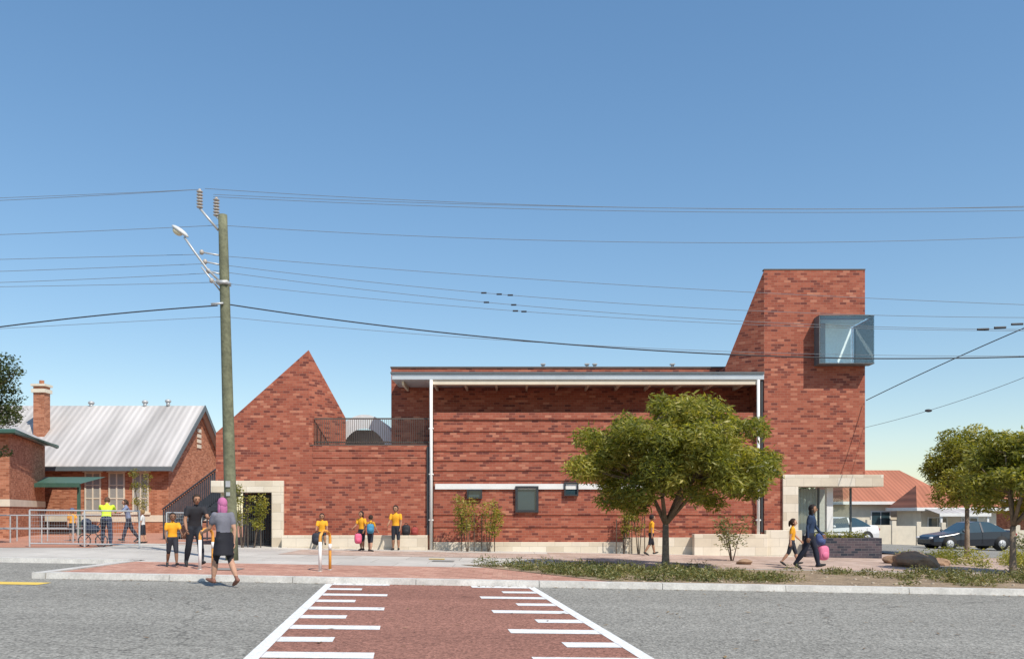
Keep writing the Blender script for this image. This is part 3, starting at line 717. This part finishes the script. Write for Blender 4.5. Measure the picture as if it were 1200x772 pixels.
for (x,y) in ((-6.4,19.2),(4.9,24.3),(-1.9,23.6)):
    h=gp(x,y)+.012; s_=.0175*.3
    mb.add([(x-.3,y-.3,h+s_),(x+.3,y-.3,h-s_),(x+.3,y+.3,h-s_),(x-.3,y+.3,h+s_)],[(0,1,2,3)])
mb.make('utility_cover',[mat('cover_grey',(.24,.23,.21),.8,.15)],recalc=False)
for (u,v,r) in ((1072,664,.5),(1050,660,.3),(1100,662,.26),(872,661,.18)):
    x,y=foot(u,v); 
    bm=bmesh.new(); bmesh.ops.create_icosphere(bm,subdivisions=3,radius=r)
    for vtx in bm.verts:
        nn=noise.noise(vtx.co*2.2/r*.6+Vector((u,0,0))); vtx.co*=1+.35*nn; vtx.co.z*=.55; vtx.co.x*=1.25; vtx.co+=Vector((x,y,gp(x,y)+r*.3))
    me=bpy.data.meshes.new('rock'); bm.to_mesh(me); bm.free(); me.materials.append(M.setdefault('rock',mat('rock',(.30,.19,.12),.9,.3,3,bump=.6,bscale=8))); link('boulder',me)
# ---------------------------------------------------------------- houses on the right
def house(name,x0,x1,y0,y1,zb,ze,zr,wm,rm,wins=(),hip=1.5,porch=True,ov=.5,prm=None):
    H=empty(name)
    box('walls',x0,x1,y0,y1,zb,ze,wm,H)
    ym=(y0+y1)/2; a,b,c,d=x0-ov,x1+ov,y0-ov,y1+ov
    mesh('roof',[(a,c,ze),(b,c,ze),(b,d,ze),(a,d,ze),(a+hip,ym,zr),(b-hip,ym,zr)],[(0,1,5,4),(1,2,5),(2,3,4,5),(3,0,4),(0,3,2,1)],rm,H)
    m=MB(); m.box(a-.04,b+.04,c-.08,c-.003,ze-.15,ze+.06); m.box(b+.003,b+.07,c,d,ze-.15,ze+.06); m.box(a-.07,a-.003,c,d,ze-.15,ze+.06); m.make('gutter',[M['white']],H)
    for (wx,wz,ww,wh) in wins:
        m=MB(); m.box(wx,wx+ww,y0-.06,y0-.003,wz,wz+wh); m.box(wx+.08,wx+ww/2-.03,y0-.08,y0-.062,wz+.08,wz+wh-.08,1); m.box(wx+ww/2+.03,wx+ww-.08,y0-.08,y0-.062,wz+.08,wz+wh-.08,1); m.make('window',[M['white'],M['glassdk']],H)
    if porch:
        m=MB(); m.add([(x0,y0-2.4,ze-.35),(x0+3.2,y0-2.4,ze-.35),(x0+3.2,y0-.55,ze-.02),(x0,y0-.55,ze-.02)],[(0,1,2,3)]); 
        for q in (x0+.1,x0+1.6,x0+3.0): m.box(q,q+.12,y0-2.35,y0-2.23,zb,ze-.38,1)
        m.box(x0,x0+3.2,y0-2.45,y0-2.4,ze-.5,ze-.3,1)
        m.make('porch',[prm or rm,M['white']],H,recalc=False)
    return H
house('tiled_roof_house',23.6,31,60,70,-1.2,2.2,4.7,M['cream'],M['rooftile'],[(25.2,.3,1.4,1.3),(28.6,.3,1.4,1.3)],2.0,False)
house('tiled_roof_house',36,50,62,72,-1.6,2.4,5.2,M['brick_old'],M['rooftile'],[(38,.3,1.6,1.3),(42,.3,1.6,1.3)],3)
house('tiled_roof_house',26.6,31.5,55.5,59,-1.2,1.75,3.3,M['cream'],M['rooftile'],[(27.0,.0,1.3,1.2),(29.2,.0,1.1,1.2)],1.0,True,prm=M['roofgrey'])
house('brick_house',13.2,22,85,95,-1.2,2.6,4.4,M['brick_old'],M['rooftile'],[(17,.3,1.4,1.3)],2,False)
mb=MB()
for i in range(12):
    x=19.6+i*1.45; g=gz(x,50); 
    mb.box(x,x+1.2,50,50.2,g-.3,g+1.2); mb.box(x+1.2,x+1.45,49.95,50.25,g-.3,g+1.45)
mb.make('rendered_front_wall',[M['cream']])
cl=[]
for i in range(70):
    x=20+i*1.1+rng.uniform(-.6,.6); r=rng.uniform(.9,1.9); cl.append((x,80+rng.uniform(-3,3),-.3+r+rng.uniform(0,2.0),r,r,r))
leaves('distant_trees',cl,14000,.5,.22,LD,None,0)
cl=[(x,49.3+rng.uniform(-.3,.3),gz(x,48)+rng.uniform(.3,.6),.5,.45,.5) for x in np.arange(25,42,.7)]
leaves('hedge',cl,7000,.14,.06,LG,None,0)
# ---------------------------------------------------------------- cars
def car(name,x,y,yaw,paint):
    C=empty(name); g=gz(x,y)+.12
    st=[(-2.25,.32,.50,.55,.62,.55),(-2.18,.24,.58,.66,.78,.66),(-1.9,.2,.66,.76,.86,.74),(-1.1,.2,.78,.88,.88,.76),(-.85,.2,.84,.93,.88,.76),(-.15,.2,.88,1.38,.885,.60),(.25,.2,.90,1.44,.885,.60),(.85,.2,.92,1.41,.885,.60),(1.3,.2,.93,1.22,.88,.62),(1.62,.2,.94,1.02,.87,.70),(2.1,.24,.92,.99,.82,.70),(2.2,.3,.80,.88,.76,.66),(2.25,.34,.6,.66,.70,.6)]
    vs=[];fs=[];mi=[]
    for (t,b,be,tp,hw,rh) in st:
        vs+=[(-hw*.93,t,b),(-hw,t,(b+be)/2),(-hw*.97,t,be),(-rh,t,tp),(rh,t,tp),(hw*.97,t,be),(hw,t,(b+be)/2),(hw*.93,t,b)]
    for i in range(len(st)-1):
        for k in range(8):
            fs.append((i*8+k,(i+1)*8+k,(i+1)*8+(k+1)%8,i*8+(k+1)%8))
            gl=0
            if k in (2,4) and 4<=i<=8: gl=1
            if k==3 and i in (4,8): gl=1
            mi.append(gl)
    fs.append(tuple(range(8))); mi.append(0); fs.append(tuple((len(st)-1)*8+k for k in reversed(range(8)))); mi.append(0)
    Mx=Matrix.Translation((x,y,g))@Matrix.Rotation(yaw,4,'Z')
    me=bpy.data.meshes.new('body'); me.from_pydata(vs,[],fs); me.polygons.foreach_set('material_index',mi); me.update()
    bm=bmesh.new(); bm.from_mesh(me); bmesh.ops.recalc_face_normals(bm,faces=bm.faces); bmesh.ops.transform(bm,matrix=Mx,verts=bm.verts); bm.to_mesh(me); bm.free()
    me.materials.append(paint); me.materials.append(M['glassdk']); o=link('body',me,C)
    m=o.modifiers.new('b','BEVEL'); m.width=.03; m.segments=2; m.limit_method='ANGLE'
    mb=MB()
    for t in (-1.38,1.36):
        for s in (-1,1):
            c0=Mx@Vector((s*.70,t,.31)); c1=Mx@Vector((s*.90,t,.31)); c2=Mx@Vector((s*.905,t,.31))
            mb.tube([Mx@Vector((s*.6,t,.34)),Mx@Vector((s*.888,t,.34))],.37,20,0)
            mb.tube([c0,c1],.31,20,0); mb.tube([c1,c2],.2,16,1)
            for q in range(5):
                a=q*2*math.pi/5; mb.tube([Mx@Vector((s*.912,t,.31)),Mx@Vector((s*.912,t+.18*math.sin(a),.31+.18*math.cos(a)))],.02,5,1)
    for s in (-1,1):
        mb.ell(Mx@Vector((s*.60,-2.17,.6)),(.16,.12,.07),2,10); mb.ell(Mx@Vector((s*.66,2.17,.78)),(.14,.08,.09),3,10)
        mb.ell(Mx@Vector((s*.98,-.72,.95)),(.09,.06,.07),4,8)
        mb.add([Mx@Vector((s*.89,.30,.9)),Mx@Vector((s*.89,.39,.9)),Mx@Vector((s*.625,.39,1.40)),Mx@Vector((s*.625,.30,1.40))],[(0,1,2,3)],4)
        for t in (-.8,.34,1.35): mb.tube([Mx@Vector((s*.893,t,.3)),Mx@Vector((s*.885,t,.86))],.006,4,0)
    mb.make('wheels_and_lights',[simple('tyre',(.02,.02,.02)),M['steel'],simple('headlamp',(.6,.6,.6),.2),simple('tail_lamp',(.35,.02,.02),.3),paint],C,True)
pk=mat('dark_car_paint',(.018,.022,.032),.22,.05,2,spec=.7); pw=mat('white_car_paint',(.7,.7,.7),.3,.03,2,spec=.6)
car('parked_car',23.4,44,math.radians(-90+4),pk); car('parked_car',17.2,45.5,math.radians(-75),pw)
# ---------------------------------------------------------------- people
SK=[(.48,.27,.18),(.34,.18,.11),(.22,.115,.07)]
def person(name,u,v,H,yaw,out,arms=((10,8,15),(-10,8,20)),legs=((6,3,5),(-6,3,5)),lean=3,headyaw=0,headpitch=0,child=False,sit=None,hair='short',skirt=None,pos=None):
    x,y=pos if pos else foot(u,v); yaw=math.radians(yaw); g=gp(x,y)
    if y<17.2: g=gz(x,y)
    hs=1.22 if child else 1.0; bw=1.08 if not child else 1.05
    fw=Vector((0,-1,0)); rad=math.radians
    up=Vector((0,-math.sin(rad(lean)),math.cos(rad(lean))))
    pel=Vector((0,0,.52)); wa=pel+up*.09; ch=pel+up*.2; nb=pel+up*.295; hc=pel+up*(.385 if not child else .395)+fw*.012
    segs=[];mb=MB()
    def limb(p0,p1,r0,r1,lab,mid=None):
        n=6; pts=[p0.lerp(p1,i/n) for i in range(n+1)]; rs=[r0+(r1-r0)*i/n + (mid or 0)*math.sin(math.pi*i/n) for i in range(n+1)]
        mb.tube(pts,rs,10); mb.ell(p0,(r0,)*3,0,10); mb.ell(p1,(r1,)*3,0,10); segs.append((p0,p1,(r0+r1)/2,lab))
    def loft(rings,lab):
        vs=[];fs=[];n=16
        for (c,a,b) in rings:
            for k in range(n):
                t=2*math.pi*k/n; vs.append(c+Vector((a*math.cos(t),b*math.sin(t),0)))
        for i in range(len(rings)-1):
            for k in range(n): fs.append((i*n+k,i*n+(k+1)%n,(i+1)*n+(k+1)%n,(i+1)*n+k))
        fs.append(tuple(reversed(range(n)))); fs.append(tuple((len(rings)-1)*n+k for k in range(n)))
        mb.add(vs,fs)
    loft([(pel-up*.045,.07*bw,.052),(pel,.088*bw,.064),(wa,.078*bw,.056),(pel+up*.15,.084*bw,.062),(ch,.098*bw,.066),(pel+up*.255,.106*bw,.056),(pel+up*.285,.075*bw,.042),(nb,.035,.033)],'shirt')
    segs.append((pel+up*.06,pel+up*.25,.085,'shirt')); segs.append((pel-up*.03,pel+up*.02,.08,'hip'))
    segs.append((pel+Vector((-.075,0,0))+up*.23,pel+Vector((.075,0,0))+up*.23,.05,'shirt'))
    limb(nb,hc-up*.03,.030,.029,'neck')
    hands=[]
    for s,(ap,aa,ae) in zip((1,-1),arms):
        sh=pel+up*.262+Vector((s*.098*bw,0,0))
        def dr(p,a): p=rad(p);a=rad(a); return Vector((s*math.sin(a),-math.sin(p)*math.cos(a),-math.cos(p)*math.cos(a)))
        d1=dr(ap,aa); d2=dr(ap+ae,aa*.4-5); elb=sh+d1*.165; wr=elb+d2*.145
        limb(sh,sh+d1*.085,.038,.037,'sleeve'); limb(sh+d1*.075,elb,.029,.023,'upper'); limb(elb,wr,.024,.0155,'fore',.002)
        pc=wr+d2*.03; fr=fw-d2*fw.dot(d2)
        if fr.length<.2: fr=Vector((0,0,1))
        fr.normalize(); nn=d2.cross(fr).normalized()
        Rm=Matrix((fr,nn,d2)).transposed(); mb.ell(pc,(.024,.012,.032),0,10,Rm); segs.append((wr+d2*.01,wr+d2*.05,.015,'hand'))
        hands.append((wr,d2,fr,nn,s))
    feet=[]
    for s,(lp,la,lk) in zip((1,-1),legs):
        hip=pel+Vector((s*.048,0,-.02))
        def dr(p,a): p=rad(p);a=rad(a); return Vector((s*math.sin(a),-math.sin(p)*math.cos(a),-math.cos(p)*math.cos(a)))
        d1=dr(lp,la); d2=dr(lp-lk,la*.5); kn=hip+d1*.235; an=kn+d2*.225
        lo_=.008 if out.get('leg')=='long' else 0
        limb(hip,hip.lerp(kn,.6),.060,.050,'thigh'); limb(hip.lerp(kn,.6),kn,(.050 if not skirt else .044),(.043 if not skirt else .036),'thigh2'); limb(kn,kn.lerp(an,.8),.035+lo_,.026+lo_,'shin',.005); limb(kn.lerp(an,.8),an,.024+lo_,.022+lo_,'ankle')
        tilt=rad(max(-10,min(35,-(lp-lk)))) if sit is None else 0
        ff=Vector((0,-math.cos(tilt),-math.sin(tilt))); side=Vector((s*.12,0,0))
        heel=an+Vector((0,.022,-.018)); toe=heel+(ff+side).normalized()*.125
        limb(heel,heel.lerp(toe,.6),.026,.026,'shoe'); limb(heel.lerp(toe,.6),toe,.025,.018,'shoe'); feet+= [heel.z-.026,toe.z-.02]
    if skirt:
        loft([(pel+Vector((0,0,skirt)),.125,.105),(pel-Vector((0,0,.08)),.105,.082),(pel+Vector((0,0,.01)),.09,.068),(pel+Vector((0,0,.06)),.08,.058)],'skirt')
        segs.append((pel+Vector((0,0,skirt)),pel-Vector((0,0,.0)),.115,'skirt'))
    dz=-min(feet)
    if sit is not None: dz=(sit-g)/H-(pel.z-.06)
    base=mb.make('tmp',[],None)
    md=base.modifiers.new('r','REMESH'); md.mode='VOXEL'; md.voxel_size=.011
    m2=base.modifiers.new('s','SMOOTH'); m2.iterations=3; m2.factor=.5
    dg=bpy.context.evaluated_depsgraph_get(); me=bpy.data.meshes.new_from_object(base.evaluated_get(dg)); bpy.data.objects.remove(base)
    mp=dict(shirt=1,sleeve=1 if out.get('sleeve',1) else 0,upper=1 if out.get('long') else 0,fore=1 if out.get('long') else 0,hand=0,neck=0,hip=2,thigh=2,thigh2=2,shin=2 if out.get('leg')=='long' else 0,ankle=(2 if out.get('leg')=='long' else (3 if out.get('boots') else 0)),shoe=3,skirt=7)
    if skirt: mp['hip']=7; mp['thigh']=0; mp['thigh2']=0
    P0=np.array([s[0] for s in segs]);P1=np.array([s[1] for s in segs]);RR=np.array([s[2] for s in segs]); D=P1-P0; DD=(D**2).sum(1)+1e-9
    nf=len(me.polygons); C=np.zeros(nf*3); me.polygons.foreach_get('center',C); C=C.reshape(-1,3)
    t=np.clip(((C[:,None,:]-P0)*D).sum(2)/DD,0,1); dist=np.linalg.norm(C[:,None,:]-(P0+t[...,None]*D),axis=2)-RR
    li=dist.argmin(1); ml=np.array([mp[s[3]] for s in segs])[li]
    co_=np.zeros(len(me.vertices)*3); me.vertices.foreach_get('co',co_)
    fb=MB(); fb.v=[tuple(q) for q in co_.reshape(-1,3)]; fb.f=[tuple(p.vertices) for p in me.polygons]; fb.m=[int(q) for q in ml]
    bpy.data.meshes.remove(me)
    Rh=(Matrix.Rotation(rad(headyaw),3,'Z')@Matrix.Rotation(rad(headpitch),3,'X'))
    def hf(vv):
        k=1-.28*max(0,-vv.z/(.066*hs)); yy=vv.y*(1-.12*max(0,-vv.z/(.066*hs)))
        return Vector((vv.x*k,yy,vv.z))
    def hp(a,b,c): return hc+Rh@(Vector((a,b,c))*hs)
    fb.ell(hc,(.046*hs,.056*hs,.068*hs),0,18,Rh,hf)
    fb.ell(hp(0,-.056,-.008),(.008*hs,.013*hs,.015*hs),0,8,Rh)
    for s in (-1,1):
        fb.ell(hp(s*.018,-.050,.006),(.009*hs,.005*hs,.005*hs),5,8,Rh); fb.ell(hp(s*.046,.002,-.004),(.006*hs,.011*hs,.017*hs),0,8,Rh)
        fb.ell(hp(s*.019,-.052,.018),(.011*hs,.004*hs,.003*hs),4,6,Rh)
    fb.ell(hp(0,-.051,-.033),(.015*hs,.005*hs,.005*hs),6,8,Rh)
    def hairf(vv): 
        f=vv.copy()
        if f.y<-.028*hs and f.z<.035*hs: f.y=-.028*hs
        if f.z<-.035*hs and hair=='short': f.z=-.035*hs
        return f
    fb.ell(hc+Rh@Vector((0,.008*hs,.010*hs)),(.053*hs,.060*hs,.068*hs),4,18,Rh,hairf)
    if hair=='long':
        fb.ell(hp(0,.034,-.055),(.048*hs,.026*hs,.085*hs),4,12,Rh); 
        for s in (-1,1): fb.ell(hp(s*.042,.01,-.05),(.016*hs,.024*hs,.07*hs),4,10,Rh)
    if hair=='tail': fb.ell(hp(0,.068,-.02),(.018*hs,.02*hs,.055*hs),4,10,Rh)
    if hair=='hat':
        fb.ell(hp(0,0,.04),(.056*hs,.06*hs,.04*hs),7,14,Rh); fb.ell(hp(0,0,.028),(.095*hs,.10*hs,.008*hs),7,16,Rh)
    for (wr,d2,fr,nn,s) in hands:
        inn=nn if nn.x*s<0 else -nn
        for i,(o,l) in enumerate(((.017,.040),(.006,.046),(-.006,.043),(-.017,.034))):
            b=wr+d2*.045+fr*o; p1=b+d2*l*.45+inn*.004; p2=p1+(d2*.8+inn*.6).normalized()*l*.33; p3=p2+(d2*.4+inn*.9).normalized()*l*.28
            fb.tube([b-d2*.01,b,p1,p2,p3],[.0062,.006,.0056,.005,.0038],6,0)
        b=wr+d2*.018+fr*.018; fb.tube([b-fr*.008,b+fr*.012+d2*.014,b+fr*.016+d2*.032+inn*.008],[.008,.007,.005],6,0)
    Mx=Matrix.Translation((x,y,g))@Matrix.Rotation(yaw,4,'Z')@Matrix.Scale(H,4)@Matrix.Translation((0,0,dz))
    fb.v=[tuple(Mx@Vector(q)) for q in fb.v]
    def cm(k,c): return simple(name+k+str(c),c,.8,.14,9)
    fb.make(name,[cm('skin',out['skin']),cm('top',out['top']),cm('leg',out.get('legc',(.02,.025,.04))),cm('shoe',out.get('shoe',(.03,.03,.03))),cm('hair',out['hair']),cm('eye',(.02,.015,.01)),cm('lip',(.3,.1,.08)),cm('skirt',out.get('skirtc',(.02,.02,.03)))],None,True)
GOLD=(.80,.37,.02)
def bag(name,c,r,col,rot=0):
    mb=MB(); R=Matrix.Rotation(rot,3,'Z')
    sq=lambda v:Vector([math.copysign(abs(q/rr)**.6*rr,q) if rr else 0 for q,rr in zip(v,r)])
    mb.ell(c,r,0,14,R,sq); mb.ell(Vector(c)+R@Vector((0,-r[1]*.9,-r[2]*.25)),(r[0]*.7,r[1]*.35,r[2]*.45),0,12,R)
    mb.tube([Vector(c)+R@Vector((-.05,0,r[2]*.95)),Vector(c)+R@Vector((-.03,0,r[2]*1.25)),Vector(c)+R@Vector((.03,0,r[2]*1.25)),Vector(c)+R@Vector((.05,0,r[2]*.95))],.012,6,1)
    for s in (-1,1):
        mb.tube([Vector(c)+R@Vector((s*r[0]*.5,r[1],r[2]*.8)),Vector(c)+R@Vector((s*r[0]*.55,r[1]*1.7,r[2]*.2)),Vector(c)+R@Vector((s*r[0]*.5,r[1],-r[2]*.7))],.014,6,1)
    return mb.make(name,[simple('bagcol%s'%(col,),col,.7),simple('strap',(.02,.02,.02))],None,True)
DK=(.025,.028,.04)
person('woman',262,681,1.68,232,dict(skin=SK[0],top=(.16,.16,.19),hair=(.45,.14,.28),skirtc=(.012,.012,.018),shoe=(.22,.10,.07),boots=True),arms=((26,6,45),(-14,6,14)),legs=((17,2,6),(-13,2,16)),hair='long',skirt=-.19)
person('woman',228,664,1.70,35,dict(skin=SK[1],top=(.02,.02,.025),legc=(.02,.025,.035),hair=(.03,.018,.012),leg='long'),arms=((35,10,55),(5,14,30)),legs=((14,4,6),(-12,4,12)),hair='tail',lean=14,headpitch=10)
bag('school_bag',(foot(214,664)[0],foot(214,664)[1]+.25,1.05),(.13,.1,.18),(.35,.20,.14))
person('schoolchild',202,664,1.22,30,dict(skin=SK[2],top=GOLD,legc=DK,hair=(.02,.012,.01)),arms=((25,14,40),(10,10,25)),legs=((12,3,5),(-12,3,14)),child=True)
person('man_in_hi_vis',122,642,1.75,200,dict(skin=SK[0],top=(.55,.75,.04),legc=(.03,.04,.08),hair=(.10,.05,.03),leg='long',long=True),arms=((60,10,30),(55,10,30)),legs=((35,5,35),(5,5,10)),lean=28,headpitch=18,pos=(-13.6,28.6))
person('schoolchild',84,636,1.25,20,dict(skin=SK[0],top=GOLD,legc=DK,hair=(.1,.05,.03),skirtc=(.1,.12,.2)),child=True,hair='hat',pos=(-17.0,33))
person('woman',148,636,1.62,-60,dict(skin=SK[0],top=(.20,.24,.36),legc=(.03,.03,.05),hair=(.05,.03,.02),leg='long'),arms=((50,6,40),(45,6,40)),legs=((18,3,5),(-20,3,15)),hair='tail',lean=10,pos=(-14.2,31.6))
person('schoolchild',158,636,1.2,-80,dict(skin=SK[0],top=(.6,.6,.6),legc=DK,hair=(.25,.15,.06)),child=True,pos=(-13.4,31))
sx=lambda u,Y:(u-600)*Y/1000
person('schoolchild',378,0,1.38,8,dict(skin=SK[1],top=GOLD,legc=DK,hair=(.015,.01,.01)),arms=((20,10,45),(20,10,45)),legs=((86,8,80),(84,8,76)),child=True,hair='tail',sit=.72,pos=(sx(377,29.45),29.5))
bag('school_bag',(sx(371,28.9),28.95,gp(-6.5,29)+.36),(.17,.12,.2),DK)
person('schoolchild',425,651,1.30,-25,dict(skin=SK[1],top=GOLD,legc=DK,hair=(.02,.012,.01)),arms=((10,14,20),(20,10,45)),child=True,hair='tail',pos=(sx(424,28.4),28.4))
person('schoolchild',434,651,1.18,150,dict(skin=SK[0],top=GOLD,legc=DK,hair=(.03,.015,.01)),arms=((10,10,20),(20,10,25)),child=True,hair='short',pos=(sx(434,28.0),28.0))
bag('school_bag',(sx(419,27.9),28.0,gp(-5,28)+.42),(.12,.09,.17),(.70,.12,.22),.4)
bag('school_bag',(sx(434,27.7),27.72,gp(-4.6,28)+.76),(.12,.1,.16),(.05,.22,.36),.2)
person('schoolchild',464,646,1.52,-8,dict(skin=SK[1],top=GOLD,legc=DK,hair=(.015,.01,.01)),arms=((8,10,20),(14,12,50)),legs=((4,3,3),(-3,4,3)),child=True,pos=(sx(464,29.2),29.2))
bag('school_bag',(sx(476,29.75),29.72,.88),(.15,.11,.19),(.02,.02,.025)); bag('school_bag',(sx(486,29.75),29.75,.84),(.13,.11,.15),(.30,.05,.04))
person('schoolchild',763,648,1.34,100,dict(skin=SK[1],top=GOLD,legc=(.012,.013,.02),hair=(.015,.01,.01)),arms=((30,6,40),(-15,6,20)),legs=((16,3,5),(-14,3,18)),child=True,pos=(sx(763,28.6),28.6))
person('schoolchild',928,663,1.32,70,dict(skin=SK[0],top=GOLD,legc=DK,hair=(.04,.02,.012)),arms=((20,8,25),(-15,8,15)),legs=((18,3,6),(-16,3,20)),child=True,hair='tail')
person('woman',949,667,1.74,60,dict(skin=SK[1],top=(.02,.04,.09),legc=(.012,.015,.03),hair=(.015,.01,.01),leg='long',long=True),arms=((15,12,25),(-12,10,15)),legs=((18,3,8),(-16,3,18)),hair='long',lean=5)
x,y=foot(963,664); bag('school_bag',(x,y-.1,gp(x,y)+.40),(.16,.12,.21),(.62,.16,.28),.3); bag('school_bag',(x-.08,y-.12,gp(x,y)+.78),(.14,.1,.17),(.06,.09,.22),-.2)
mb=MB(); px_,py_=-13.75,28.0; g=gp(px_,py_)
for dx in (-.28,.28):
    pts=[(px_+dx+.2*math.cos(a),py_,g+.2+.2*math.sin(a)) for a in np.linspace(0,2*math.pi,17)]
    mb.tube(pts,.02,6)
    for a in np.linspace(0,math.pi,5)[:-1]: mb.tube([(px_+dx-.2*math.cos(a),py_,g+.2-.2*math.sin(a)),(px_+dx+.2*math.cos(a),py_,g+.2+.2*math.sin(a))],.005,4)
mb.tube([(px_-.28,py_,g+.2),(px_+.1,py_,g+.6),(px_+.42,py_,g+.98),(px_+.5,py_,g+1.0)],.016,6); mb.tube([(px_+.28,py_,g+.2),(px_,py_,g+.55),(px_-.3,py_,g+.62)],.016,6)
mb.ell((px_-.05,py_,g+.58),(.28,.18,.16),1,12); mb.ell((px_-.22,py_,g+.78),(.16,.19,.16),1,12)
mb.make('pram',[M['dark'],simple('pram_cloth',(.03,.04,.07))],None,True)
